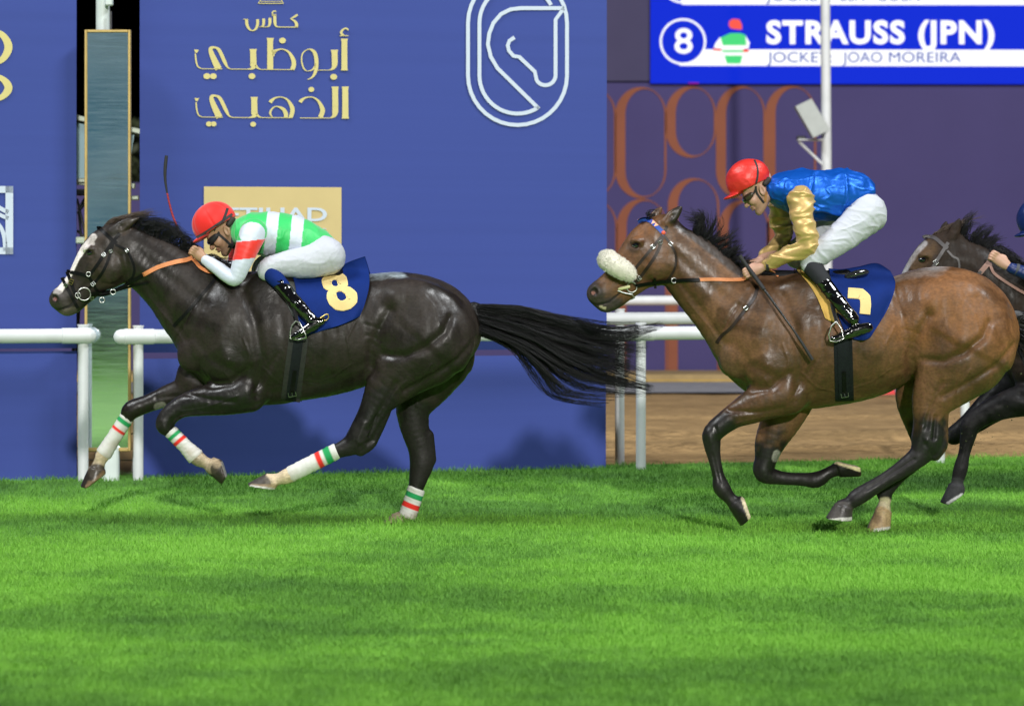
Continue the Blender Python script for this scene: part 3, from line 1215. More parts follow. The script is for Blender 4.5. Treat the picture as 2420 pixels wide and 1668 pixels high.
# cropped letters and square emblem on the left banner
GL = [[(-80, 72, 6), (-30, 72, 8), (4, 82, 14), (20, 112, 19), (4, 142, 14), (-30, 151, 8), (-80, 151, 6)], ['line', (-62, 72, 14), (-62, 151, 14)],
      [(-80, 177, 6), (-30, 177, 8), (4, 186, 13), (20, 208, 19), (4, 230, 13), (-30, 239, 8), (-62, 239, 6)], ['line', (-62, 177, 14), (-62, 262, 14)]]
strokes('gold_lettering', GL, BP(.004), M_GOLD, ban_l, .003)
strokes('square_emblem', [['line', (-130, 448, 16), (31, 448, 16)], ['line', (-130, 593, 16), (31, 593, 16)], ['line', (22, 440, 18), (22, 601, 18)], ['line', (-122, 440, 18), (-122, 601, 18)],
                          [(-60, 440, 10), (-30, 470, 10), (0, 492, 10), (20, 502, 10)], [(-60, 470, 8), (-30, 490, 9), (0, 508, 9), (20, 516, 9)],
                          [(-20, 515, 8), (0, 535, 9), (10, 560, 10), (13, 594, 11)]], BP(.004), M_PRINT, ban_l, .003)

# ------------------------------------------------------------------ finish mirror and its post
MO = .06
mirror = empty('finish_mirror', RP(254, 1137, MO))
tag(mirror, 'tall gold framed mirror strip standing at the finish line between the banners', 'mirror')
dm = rail_d(254, MO)


def MP(px, py, dy=0.0):
    return W(px, py, dm + dy)


def mirror_mat():
    m = material('mirror_glass', (.80, .88, .92), rough=.10, metal=1.0, var=.07, vscale=6, stretch=(.6, 1, 9), roughvar=.03)
    return m


mb = MB()
a, b = MP(206, 1058), MP(303, 78)
mb.box(((a.x + b.x) / 2, a.y + .012, (a.z + b.z) / 2), (b.x - a.x, .02, b.z - a.z))
mb.build('mirror_glass', mirror_mat(), mirror)
M_GOLDF = material('gold_frame', S(176, 150, 92), rough=.45, metal=.35, var=.12, vscale=12)
for (q0, q1) in [((200, 1066), (206.3, 71)), ((302.7, 1066), (309, 71)), ((206.3, 1066), (302.7, 1057.5)), ((206.3, 77.5), (302.7, 71))]:
    a, b = MP(*q0), MP(*q1)
    mb = MB()
    mb.box(((a.x + b.x) / 2, a.y + .01, (a.z + b.z) / 2), (abs(b.x - a.x), .045, abs(b.z - a.z)), bev=.004)
    mb.build('frame', M_GOLDF, mirror)
mb = MB()
a, b = MP(204, 1068), MP(305, 70)
mb.box(((a.x + b.x) / 2, a.y + .05, (a.z + b.z) / 2), (b.x - a.x, .05, b.z - a.z), bev=.005)
mb.build('backing', material('dark_backing', (.02, .022, .025), rough=.7), mirror)

fp = empty('finish_post', RP(254, 1137, .2))
tag(fp, 'white finish post carrying the tall mirror', 'post')
M_POST = material('post_paint', S(196, 205, 204), rough=.5, var=.1, vscale=5)
mb = MB()
p = W(243, 1137, rail_d(254, .25))
mb.tube([Vector((p.x, p.y, -.05)), Vector((p.x, p.y, 3.9))], .05, 18)
mb.build('pole', M_POST, fp, smooth=True)
mb = MB()
q = W(258, 0, rail_d(254, .17))
mb.box((q.x, q.y, 3.75), (.055, .06, .62), bev=.008)
mb.build('lamp_box', M_POST, fp)
mb = MB()
q = W(262, 60, rail_d(254, .17))
mb.box((q.x, q.y, q.z), (.014, .02, .2), bev=.002)
mb.build('hanger', material('dark_metal', (.03, .03, .03), rough=.5), fp)
mb = MB()
p = W(262, 1105, rail_d(254, .0))
mb.box((p.x, p.y + .05, .10), (.104, .09, .30), bev=.012)
mb.build('base_block', M_POST, fp)

# photo-finish light frame behind the mirror
lf = empty('light_frame', RP(250, 1137, 1.0))
tag(lf, 'pale framed light board mounted behind the finish mirror', 'light board')
dl = rail_d(250, .95)
M_FIX = material('aluminium_bar', S(170, 180, 165), rough=.4, metal=.5, var=.2, vscale=20)
flat = MB()
A = [(176, 287), (318, 318), (300, 432), (178, 426)]
vs = [W(x, y, dl) for x, y in A] + [W(x, y, dl + .04) for x, y in A]
flat.add(vs, [(0, 1, 2, 3), (7, 6, 5, 4), (0, 4, 5, 1), (1, 5, 6, 2), (2, 6, 7, 3), (3, 7, 4, 0)])
flat.build('diffuser_panel', material('pale_panel', S(140, 170, 178), rough=.6, var=.05), lf)
for (q0, q1, r) in [((170, 276), (335, 312), .03), ((170, 430), (320, 440), .03)]:
    mb = MB()
    a, b = W(*q0, dl - .03), W(*q1, dl - .03)
    t = (b - a)
    ang = math.atan2(t.z, t.x)
    mb.box((a + b) / 2, (t.length, .05, .042), rot=Matrix.Rotation(-ang, 3, 'Y'), bev=.006)
    mb.build('crossbar', M_FIX, lf)
mb = MB()
p = W(250, 700, dl + .12)
mb.tube([Vector((p.x, p.y, -.05)), Vector((p.x, p.y, 2.75))], .035, 12)
mb.build('stand', material('dark_metal_stand', (.03, .032, .035), rough=.5), lf, smooth=True)
for q in [(193, 427), (318, 468)]:
    mb = MB()
    mb.box(W(*q, dl - .06), (.07, .05, .035), bev=.008)
    mb.build('clamp', M_FIX, lf)
mb = MB()
mb.box(W(194, 568, dm + .05), (.09, .05, .05), bev=.008)
cl = mb.build('clamp', M_FIX, mirror)
ti = empty('tripod', RP(190, 1137, 1.6))
tag(ti, 'dark tripod legs in the gap left of the finish mirror', 'tripod')
dt = rail_d(190, 1.6)
M_TRI = material('tripod_black', (.012, .014, .02), rough=.5)
for P in [[(182, 470), (203, 560)], [(203, 466), (184, 496)], [(203, 478), (182, 505)], [(186, 500), (200, 640)], [(182, 545), (200, 560)]]:
    mb = MB()
    mb.tube([W(*P[0], dt), W(*P[1], dt)], .010, 8)
    mb.build('leg', M_TRI, ti, smooth=True)
mb = MB()
for k in (0, 1, 2):
    mb.tube([W(192, 640, dt), Vector((W(192, 640, dt).x + .25 * math.cos(k * 2.1), W(192, 640, dt).y + .25 * math.sin(k * 2.1), -.02))], .012, 8)
mb.build('spread_legs', M_TRI, ti, smooth=True)
mb = MB()
mb.box(W(192, 455, dt), (.08, .10, .05), bev=.01)
mb.build('head', M_TRI, ti)

# wire mesh fence glimpsed under the mirror
mb = MB()
x0, x1 = W(186, 1100, rail_d(250, .8)).x, W(330, 1100, rail_d(250, .8)).x
yy = rail_d(250, .8) - 17
for i in range(26):
    x = x0 + (x1 - x0) * i / 25
    for sg in (-1, 1):
        mb.tube([Vector((x, yy, .0)), Vector((x + sg * .24, yy, .30))], .0022, 5)
for z in (.30, .185, .10):
    mb.tube([Vector((x0 - .2, yy - .01, z)), Vector((x1 + .2, yy - .01, z))], .005, 8)
fence = mb.build('wire_fence', material('galvanised_wire', S(150, 155, 150), rough=.4, metal=.6), None, base=((x0 + x1) / 2, yy, 0))
tag(fence, 'low wire mesh fence under the finish mirror', 'fence')

# ------------------------------------------------------------------ camera pole
dp = 34.6
pole = empty('camera_pole', Vector((W(1953, 600, dp).x, dp - 17, 0)))
tag(pole, 'tall white pole in front of the purple wall', 'pole')
mb = MB()
p = W(1953, 600, dp)
mb.tube([Vector((p.x + .015, p.y, -.05)), Vector((p.x, p.y, 3.0)), Vector((p.x - .03, p.y, 7.0))], [.066, .063, .057], 18)
mb.build('pole_tube', M_WHITE, pole, smooth=True)
mb = MB()
a, b = W(1884, 332, dp - .02), W(1945, 331, dp - .02)
mb.box((a + b) / 2, ((b - a).length, .24, .018), bev=.004)
mb.tube([W(1888, 335, dp - .05), W(1946, 391, dp - .01)], .017, 10)
mb.tube([W(1888, 335, dp + .05), W(1946, 391, dp + .03)], .017, 10)
mb.build('bracket', M_WHITE, pole)
cambox = empty('surveillance_camera', W(1915, 330, dp - .02))
tag(cambox, 'grey boxy surveillance camera on the white pole bracket', 'camera')
axis = (W(1935, 312, dp - .18) - W(1896, 246, dp + .10))
# housing: a tilted tapered box, open shade at its lower end
ua = axis.normalized()
ub = Vector((0, 1, 0))
uc = ua.cross(ub).normalized()
c0 = W(1899, 248, dp + .03)
L = axis.length


def prism(mb, w0, w1, s0, s1, dep, sh=0.0):
    vs = []
    for s_, w in ((s0, w0), (s1, w1)):
        for a_, b_ in ((-1, -1), (1, -1), (1, 1), (-1, 1)):
            vs.append(c0 + ua * s_ + uc * (a_ * w / 2) + ub * (b_ * dep / 2) + Vector((sh * s_, 0, 0)))
    mb.add(vs, [(0, 1, 2, 3)[::-1], (4, 5, 6, 7), (0, 1, 5, 4), (1, 2, 6, 5), (2, 3, 7, 6), (3, 0, 4, 7)])


mb = MB()
prism(mb, .222, .230, -.03, L + .023, .23)
mb.build('housing', material('camera_grey', S(168, 172, 168), rough=.5, var=.06, vscale=8), cambox)
mb = MB()
prism(mb, .18, .18, L + .02, L + .030, .18)
mb.build('lens_window', material('lens_black', (.005, .005, .006), rough=.1), cambox)
mb = MB()
mb.box(W(1893, 326, dp - .02), (.11, .09, .045), bev=.008)
mb.build('mount', M_TRI, cambox)

# small red board on the far side of the dirt
mb = MB()
a, b = W(2070, 936, 33.9), W(2114, 904, 33.9)
vs = [W(2066, 932, 33.9), W(2116, 932, 33.9), W(2110, 902, 33.9), W(2096, 890, 33.9), W(2078, 902, 33.9)]
mb.add(vs + [v + Vector((0, .06, 0)) for v in vs], [(0, 1, 2, 3, 4), (9, 8, 7, 6, 5)] + [(i, i + 5, (i + 1) % 5 + 5, (i + 1) % 5) for i in range(5)])
rb = mb.build('marker_board', material('red_board', S(205, 50, 55), rough=.6), None, base=W(2092, 932, 33.9))
tag(rb, 'small red marker board across the dirt, seen under the belly of the bay', 'marker board')


# ------------------------------------------------------------------ what the mirror sees: hedge, rail and stand on the near side
def leaf_mass(name, c, size, n, m, leaf, parent=None, base=None):
    P = rng.uniform(-1, 1, (n, 3))
    P = P / np.maximum(1, np.linalg.norm(P, axis=1, keepdims=True)) * np.array(size)
    P += .12 * np.array(size) * np.stack([vnoise(P, 2.5, s_) for s_ in (1, 2, 3)], 1) + np.array(c)
    A, B = rng.normal(size=(n, 3)), rng.normal(size=(n, 3))
    A /= np.linalg.norm(A, axis=1, keepdims=True)
    B = np.cross(A, B)
    B /= np.linalg.norm(B, axis=1, keepdims=True)
    l = leaf * rng.uniform(.6, 1.3, (n, 1))
    V = np.stack([P - A * l, P + B * l * .5, P + A * l, P - B * l * .5], 1).reshape(-1, 3)
    me = np_mesh(name, V, np.arange(4 * n).reshape(-1, 4), False)
    return link(name, me, m, parent, base)


M_LEAF = material('dark_foliage', (.030, .040, .014), rough=.7, var=.5, vscale=1.5)
tr = empty('tree', (-7.6, 40, 0))
tag(tr, 'dim bushy tree in the darkness beyond the gap between the banners', 'tree')
mb = MB()
mb.tube([(-7.6, 40, 0), (-7.5, 40, 1.2), (-7.7, 40.1, 2.4)], [.22, .17, .1], 10)
for k in range(5):
    a = k * 1.3
    mb.tube([(-7.6, 40, 1.5), (-7.6 + math.cos(a) * .6, 40 + math.sin(a) * .6, 2.6), (-7.6 + math.cos(a) * 1.3, 40 + math.sin(a) * 1.2, 3.4)], [.08, .05, .02], 7)
mb.build('trunk', material('bark', (.04, .03, .02), rough=.9), tr, smooth=True)
leaf_mass('crown', (-7.6, 40, 3.4), (2.3, 1.6, 1.3), 4200, M_LEAF, .13, tr)

hd = leaf_mass('hedge', (-8, -24, .5), (8, .5, .7), 9000, material('hedge_leaf', (.03, .06, .02), rough=.7, var=.5, vscale=2), .09, None, (-8, -24, 0))
tag(hd, 'clipped hedge on the near side, seen only in the finish mirror', 'hedge')
mb = MB()
mb.tube([(-6.35, -21.5, -.05), (-6.35, -21.5, 1.2)], .06, 14)
pm = mb.build('marker_post', M_WHITE, None, base=(-6.35, -21.5, 0), smooth=True)
tag(pm, 'white post by the near hedge, seen only in the finish mirror', 'post')
stand = empty('grandstand', (-14, -34, 0))
tag(stand, 'blue grey grandstand on the near side, seen only in the finish mirror', 'grandstand')
M_FACADE_GLOW = material('facade_glow', (.05, .1, .13), rough=.2)  # glowing stand face, added to brighten what the mirror reflects
_nt = M_FACADE_GLOW.node_tree
_b = _nt.nodes['Principled BSDF']
_tc = _nt.nodes.new('ShaderNodeTexCoord')
_mp = _nt.nodes.new('ShaderNodeMapping')
_mp.inputs['Scale'].default_value = (.6, 1, .45)
_n = _nt.nodes.new('ShaderNodeTexNoise')
_n.inputs['Scale'].default_value = 1.6
_n.inputs['Detail'].default_value = 6
_rr = _nt.nodes.new('ShaderNodeValToRGB')
_rr.color_ramp.elements[0].position, _rr.color_ramp.elements[0].color = .34, (.015, .06, .10, 1)
_rr.color_ramp.elements[1].position, _rr.color_ramp.elements[1].color = .68, (.46, .52, .52, 1)
_e = _rr.color_ramp.elements.new(.52)
_e.color = (.08, .20, .27, 1)
_nt.links.new(_tc.outputs['Object'], _mp.inputs[0])
_nt.links.new(_mp.outputs[0], _n.inputs['Vector'])
_nt.links.new(_n.outputs[0], _rr.inputs[0])
_nt.links.new(_rr.outputs[0], _b.inputs['Emission Color'])
_b.inputs['Emission Strength'].default_value = .72
mb = MB()
mb.box((-13, -33.2, 5.2), (20, .2, 8.4), bev=.02)
mb.build('facade_glow', M_FACADE_GLOW, stand)
M_STC = material('stand_concrete', (.30, .33, .34), rough=.8, var=.3, vscale=.8)
for k in range(9):
    mb = MB()
    mb.box((-23 + 2.5 * k, -33, 5.0), (.18, .3, 8.6), bev=.02)
    mb.build('mullion', M_STC, stand)
for z in (.5, 3.4, 6.4, 9.5):
    mb = MB()
    mb.box((-13, -32.9, z), (20.4, .5, .3), bev=.03)
    mb.build('floor_slab', M_STC, stand)
mb = MB()
mb.box((-13, -37, 9.9), (21, 8, .3), bev=.03)
mb.build('roof', material('stand_roof', (.25, .3, .32), rough=.6), stand)
# ------------------------------------------------------------------ horses
M_TACK = material('black_leather', (0.005, 0.005, 0.006), rough=0.45, spec=.16, var=0.3, vscale=30, bump=0.2, bscale=200, bdist=0.002)
M_TACK_BROWN = material('brown_leather', (0.022, 0.013, 0.010), rough=0.45, spec=.3, var=0.3, vscale=30, bump=0.2, bscale=200, bdist=0.002)
M_GREY_STRAP = material('grey_leather', (0.05, 0.044, 0.047), rough=0.5, var=0.2, vscale=30)
M_STEEL = material('steel', (0.5, 0.5, 0.49), rough=0.32, metal=1.0)
M_BRASS = material('brass', (0.6, 0.43, 0.14), rough=0.32, metal=1.0)
M_GRIP = material('orange_rubber', S(205, 128, 78), rough=0.6, var=0.12, vscale=40, bump=0.3, bscale=150, bdist=0.003)
M_PINKGRIP = material('worn_rubber', S(140, 105, 95), rough=0.6, var=0.12, vscale=40)
M_HAIR = material('black_hair', (0.006, 0.006, 0.0075), rough=0.45, spec=0.3)
M_HAIR_BROWN = material('brown_hair', (0.05, 0.03, 0.018), rough=0.45, spec=0.6)
M_EYE = material('horse_eye', (0.004, 0.005, 0.012), rough=0.06, spec=0.8, coat=1.0, coat_rough=0.03)
M_FLEECE = material('white_fleece', (0.78, 0.75, 0.66), rough=0.95, var=0.10, vscale=40, bump=.7, bscale=130, bdist=0.006, sheen=0.3)


def coat_material(name, rough, spec):
    """short hair over skin: coat pattern, damp darker glossy patches, sweat streaks, hair grain"""
    m = bpy.data.materials.new(name)
    m.use_nodes = True
    nt = m.node_tree
    L = nt.links.new
    b = nt.nodes['Principled BSDF']
    tc = nt.nodes.new('ShaderNodeTexCoord')

    def noise(scale, detail, stretch=(1, 1, 1), dist=0.0):
        mp = nt.nodes.new('ShaderNodeMapping')
        mp.inputs['Scale'].default_value = stretch
        n = nt.nodes.new('ShaderNodeTexNoise')
        n.inputs['Scale'].default_value = scale
        n.inputs['Detail'].default_value = detail
        n.inputs['Distortion'].default_value = dist
        L(tc.outputs['Object'], mp.inputs[0])
        L(mp.outputs[0], n.inputs['Vector'])
        return n.outputs[0]

    def rng_(src, f0, f1, t0, t1):
        r = nt.nodes.new('ShaderNodeMapRange')
        for k, v in zip(('From Min', 'From Max', 'To Min', 'To Max'), (f0, f1, t0, t1)):
            r.inputs[k].default_value = v
        L(src, r.inputs[0])
        return r.outputs[0]

    def mul(a_, b_):
        n = nt.nodes.new('ShaderNodeMath')
        n.operation = 'MULTIPLY'
        L(a_, n.inputs[0])
        L(b_, n.inputs[1])
        return n.outputs[0]
    wet = noise(3.6, 4, (1, 1, 1.1), .6)
    streak = noise(26, 4, (1.3, 1, .35), .3)
    grain = noise(85, 3, (.6, 1, 1))
    damp = rng_(wet, .44, .56, 0, 1)                      # 1 = damp skin
    alb = mul(mul(rng_(damp, 0, 1, 1.18, .66), rng_(streak, .3, .7, .86, 1.14)), rng_(grain, .3, .7, .80, 1.2))
    at = nt.nodes.new('ShaderNodeAttribute')
    at.attribute_name = 'Col'
    mx = nt.nodes.new('ShaderNodeVectorMath')
    mx.operation = 'MULTIPLY'
    L(at.outputs['Color'], mx.inputs[0])
    L(alb, mx.inputs[1])
    L(mx.outputs[0], b.inputs['Base Color'])
    L(mul(rng_(damp, 0, 1, rough + .12, rough - .03), rng_(streak, .3, .7, .85, 1.15)), b.inputs['Roughness'])
    L(mul(rng_(damp, 0, 1, spec * .8, spec * 1.15), rng_(streak, .3, .7, 1.3, .7)), b.inputs['Specular IOR Level'])
    h = nt.nodes.new('ShaderNodeMath')
    h.operation = 'MULTIPLY_ADD'
    L(noise(18, 4, (1, 1, .7), .9), h.inputs[0])
    h.inputs[1].default_value = 1.5
    L(rng_(grain, 0, 1, 0, .45), h.inputs[2])
    bp = nt.nodes.new('ShaderNodeBump')
    bp.inputs['Strength'].default_value = .26
    bp.inputs['Distance'].default_value = .006
    L(h.outputs[0], bp.inputs['Height'])
    L(bp.outputs[0], b.inputs['Normal'])
    return m


def hair(name, strands, rad, m, parent, n=7, taper=0.25):
    """strands: list of lists of 3-D points; each becomes a thin tapered three-sided hair"""
    V, Q = [], []
    o = 0
    for st in strands:
        P = catmull([tuple(p) for p in st], max(2, n // (len(st) - 1) + 1))
        k = len(P)
        T = np.gradient(P, axis=0)
        T /= np.linalg.norm(T, axis=1, keepdims=True) + 1e-9
        A = np.cross(T, [0.13, 0.97, 0.21])
        A /= np.linalg.norm(A, axis=1, keepdims=True) + 1e-9
        B = np.cross(T, A)
        r = rad * random.uniform(.6, 1.3) * (1 - (1 - taper) * np.linspace(0, 1, k) ** 1.5)[:, None]
        for j in range(3):
            a = 2 * PI * j / 3
            V.append(P + r * (math.cos(a) * A + math.sin(a) * B))
        for j in range(3):
            j2 = (j + 1) % 3
            i = np.arange(k - 1)
            Q.append(np.stack([o + j * k + i, o + j2 * k + i, o + j2 * k + i + 1, o + j * k + i + 1], 1))
        o += 3 * k
    me = np_mesh(name, np.concatenate(V), np.concatenate(Q))
    return link(name, me, m, parent)


HEAD_MAIN = [(272, 566, 40, .72), (250, 592, 52, .68), (232, 622, 54, .64), (198, 663, 40, .62), (168, 692, 33, .68), (146, 706, 28, .85), (139, 708, 23, .95)]
HEAD_JAW = [(292, 612, 34, .8), (268, 642, 36, .85), (236, 664, 26, .8), (203, 694, 22, .75), (178, 718, 20, .85), (160, 727, 20, .9), (150, 724, 17, 1.0)]


def build_horse(cfg):
    d = cfg['d']
    yc = d - 17.0
    s = d / F
    hA, hz0, hz1 = cfg['head']                 # similarity transform carrying the head drawing to this horse

    def hp(x, y):
        z = (complex(x, y) - hz0) * hA + hz1
        return z.real, z.imag
    hs = abs(hA)

    def node(px, py, r, q, yo):
        p = W(px, py, d + yo)
        return (p.x, yc + yo, p.z, r * (d + yo) / F, q)

    def conv(nodes, yo=0.0):
        return [node(n[0], n[1], n[2], n[3], (n[4] if len(n) > 4 else yo)) for n in nodes]

    def hconv(nodes, yo=0.0):
        return [node(*hp(n[0], n[1]), n[2] * hs, n[3], yo) for n in nodes]
    box = cfg['box']
    a, b = W(box[0], box[3], d), W(box[2], box[1], d)
    f = SDF((a.x, yc - 0.42, a.z), (b.x, yc + 0.42, b.z), cfg.get('voxel', 0.0068))
    f.chain(conv(cfg['torso']), 0.02)
    f.chain(conv(cfg['neck']), 0.06)
    for (c, r, yo, ry, rot, k) in cfg.get('muscle', []):
        for sg in (-1, 1):
            p = W(c[0], c[1], d)
            f.ell((p.x, yc + sg * yo, p.z), (r[0] * s, ry, r[1] * s), k, rot=rot)
    for nodes, yo, k in cfg['legs']:
        f.chain(conv(nodes, yo), k)
    # head
    f.chain(hconv(HEAD_MAIN), 0.03)
    f.chain(hconv(HEAD_JAW), 0.02)
    u = hs * s
    for sg in (-1, 1):
        def hl(x, y, yo):
            p = W(*hp(x, y), d)
            return (p.x, yc + sg * yo * u, p.z)
        rot = -math.atan2(hA.imag, hA.real)
        f.ell(hl(262, 630, 24), (34 * u, 15 * u, 38 * u), 0.015, rot=rot)            # cheek
        f.ell(hl(215, 590, 30), (15 * u, 9 * u, 11 * u), 0.012, rot=rot)             # brow
        f.chain([(*hl(222, 622, 27), 6 * u, 1), (*hl(190, 652, 20), 5 * u, 1)], 0.012)   # facial crest
        f.chain([(*hl(196, 612, 17), 6 * u, 1), (*hl(160, 668, 12), 6 * u, 1)], 0.014)   # nasal bone
        f.ell(hl(138, 702, 17), (13 * u, 9 * u, 16 * u), 0.012, rot=rot + .4)        # nostril rim
        f.ell(hl(132, 704, 25), (7 * u, 8 * u, 10 * u), 0.006, 'sub', rot=rot + .35)   # nostril
        f.chain([(*hl(120, 727, 10), 2.2 * u, 1), (*hl(140, 731, 17), 2.2 * u, 1), (*hl(164, 724, 20), 2.4 * u, 1), (*hl(187, 703, 21), 2.4 * u, 1)], 0.006, 'sub')
        f.ell(hl(213, 598, 36), (9 * u, 8 * u, 7 * u), 0.006, 'sub', rot=rot)        # eye socket
    for nodes, yo in cfg['ears']:
        f.chain(conv(nodes, yo), 0.012)
        e = [(n[0] - 1, n[1], n[2] * .55, .5) for n in nodes[1:-1]]
        if len(e) > 1:
            f.chain(conv(e, yo - 0.022), 0.006, 'sub')
    for h in cfg['hoofs']:
        yo = h['y']
        p0, p1 = W(*h['top'], d + yo), W(*h['bot'], d + yo)
        k = (d + yo) / F
        q = W(*h['sole'], d + yo)
        n = (h['n'][0], 0, -h['n'][1])
        f.frustum(p0, p1, h['r'][0] * k, h['r'][1] * k, [(q, n), (p0 + (p1 - p0).normalized() * (h.get('len', 50) * k), (p1 - p0).normalized())], 0.006)
    V, Q = f.mesh(2)
    del f.f
    N = normals(V, Q)
    P = project(V)
    side = np.clip(np.abs(N[:, 1]) * 1.3, 0, 1)
    disp = np.zeros(len(V))
    for pts, w, dep, sd in cfg['relief']:
        g = np.exp(-(pdist(P, pts) / w) ** 2) * dep * (1.4 if abs(dep) > .0045 else 1.2) * side
        if sd:
            g = g * ((V[:, 1] - yc) * sd > 0)
        disp += g
    for pts, w, dep in [([(200, 590), (206, 586), (218, 588), (226, 597)], 3.5, .0035), ([(202, 606), (214, 610), (225, 605)], 3.5, .002),
                        ([(296, 600), (303, 640), (285, 668)], 5, -.004), ([(240, 652), (205, 668), (190, 690)], 6, -.004),
                        ([(190, 632), (160, 690)], 7, -.002), ([(205, 560), (235, 575), (250, 600)], 9, -.003),
                        ([(232, 640), (262, 668)], 5, .002), ([(165, 735), (190, 715)], 4, -.002)]:
        disp += np.exp(-(pdist(P, [hp(*p) for p in pts]) / (w * hs)) ** 2) * dep * side
    disp += 0.0012 * vnoise(V, 22, 3) * side + 0.0006 * vnoise(V, 70, 4)
    V = V + N * disp[:, None]
    # coat pattern, with a few highlights put into the colour
    C = np.tile(np.array(cfg['coat']), (len(V), 1))
    big = vnoise(V, 5, 9)
    C *= (1 + 0.16 * big)[:, None]
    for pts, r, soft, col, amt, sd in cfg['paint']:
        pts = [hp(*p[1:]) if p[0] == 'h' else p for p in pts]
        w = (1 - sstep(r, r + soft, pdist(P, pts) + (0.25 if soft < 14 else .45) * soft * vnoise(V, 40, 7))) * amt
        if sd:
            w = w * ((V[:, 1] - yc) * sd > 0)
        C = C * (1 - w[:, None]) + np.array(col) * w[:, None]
    me = np_mesh('horse', V, Q)
    set_col(me, C)
    o = link('horse', me, cfg['mat'], None, W(*cfg['base'], d))
    tag(o, cfg['label'], 'horse', 'racehorses galloping on the turf')
    cfg['obj'], cfg['hp'], cfg['u'] = o, hp, u
    cfg['bvh'] = bvh_of(V, Q)
    # eyes
    l, nn = hit(cfg['bvh'], *hp(213, 598))
    ye = (l.y - yc) if l is not None else -0.08
    for sg in (1, -1):
        mb = MB()
        p = W(*hp(213, 598), d + ye)
        mb.sphere((p.x, yc + sg * (ye + 0.007), p.z), (8.6 * u, 8.6 * u, 6.8 * u), 20, 14)
        mb.build('eye', M_EYE, o, smooth=True)
    return o


def shift(L, dx, dy):
    return [([(x + dx, y + dy) for x, y in pts], w, dep, sd) for pts, w, dep, sd in L]


MUSCLE_LINES = [
    ([(512, 660), (478, 725), (448, 800)], 13, -.007, 0),
    ([(335, 660), (385, 722), (436, 800)], 9, -.007, 0),
    ([(320, 590), (380, 640), (440, 690), (480, 720)], 15, -.005, 0),
    ([(575, 690), (602, 760), (620, 850), (606, 935)], 13, -.011, 0),
    ([(448, 885), (500, 912), (548, 905), (590, 870)], 9, -.009, 0),
    ([(462, 800), (500, 850), (560, 880)], 12, -.006, 0),
    ([(540, 720), (520, 790), (535, 850)], 18, .006, 0),
    ([(880, 880), (876, 830), (896, 780), (920, 735)], 12, -.013, 0),
    ([(905, 838), (955, 842), (1005, 822), (1050, 785), (1065, 750)], 10, -.012, 0),
    ([(1128, 800), (1085, 850), (1025, 888), (955, 925)], 8, -.011, 0),
    ([(1040, 690), (1080, 745), (1100, 800)], 13, -.007, 0),
    ([(990, 700), (1010, 750), (1000, 800)], 18, .006, 0),
    ([(928, 700)], 20, .010, 0),
    ([(830, 700), (850, 740), (860, 790)], 15, -.005, 0),
    ([(660, 720), (672, 800), (665, 880)], 9, -.003, 0),
    ([(705, 720), (716, 800), (712, 880)], 9, -.003, 0),
    ([(750, 720), (762, 800), (755, 880)], 9, -.003, 0),
    ([(795, 720), (806, 800), (796, 880)], 9, -.003, 0),
    ([(640, 920), (720, 905), (800, 885), (860, 860)], 8, -.004, 0),
]

FINE = []
_r = random.Random(3)
for i in range(5):                                # folds of loose skin in front of the stifle
    y = 775 + 23 * i + _r.uniform(-6, 6)
    FINE.append(([(862 + 2 * i + _r.uniform(-4, 4), y - 6), (880, y + _r.uniform(-5, 5)), (898 - i, y + 8)], 4, -.0022, 0))
for i in range(8):                                # creases at the elbow and chest
    FINE.append(([(600 + 5 * i, 925 - 9 * i), (622 + 5 * i, 905 - 10 * i)], 3, -.0025, 0))
for i in range(6):                                # neck creases in front of the shoulder
    FINE.append(([(470 - 9 * i, 705 + 15 * i), (452 - 8 * i, 730 + 16 * i)], 3.5, -.003, 0))
for L in ([(700, 900), (745, 905), (790, 890), (830, 860)], [(620, 870), (660, 905), (700, 915)], [(545, 900), (530, 880), (540, 850)], [(350, 700), (400, 760), (430, 805)],
          [(960, 900), (930, 930), (905, 985)], [(1020, 860), (990, 905), (985, 960)], [(575, 800), (590, 840), (585, 880)], [(840, 760), (820, 800), (830, 850)], [(1005, 700), (1030, 730), (1040, 770)]):
    FINE.append((L, 2.4, .0030, 0))               # veins
MUSCLE_LINES = MUSCLE_LINES + FINE
K = 385.0
mat1 = coat_material('dark_coat', 0.40, .34)
mat3 = coat_material('brown_black_coat', 0.5, .13)
mat2 = coat_material('bay_coat', 0.42, .36)

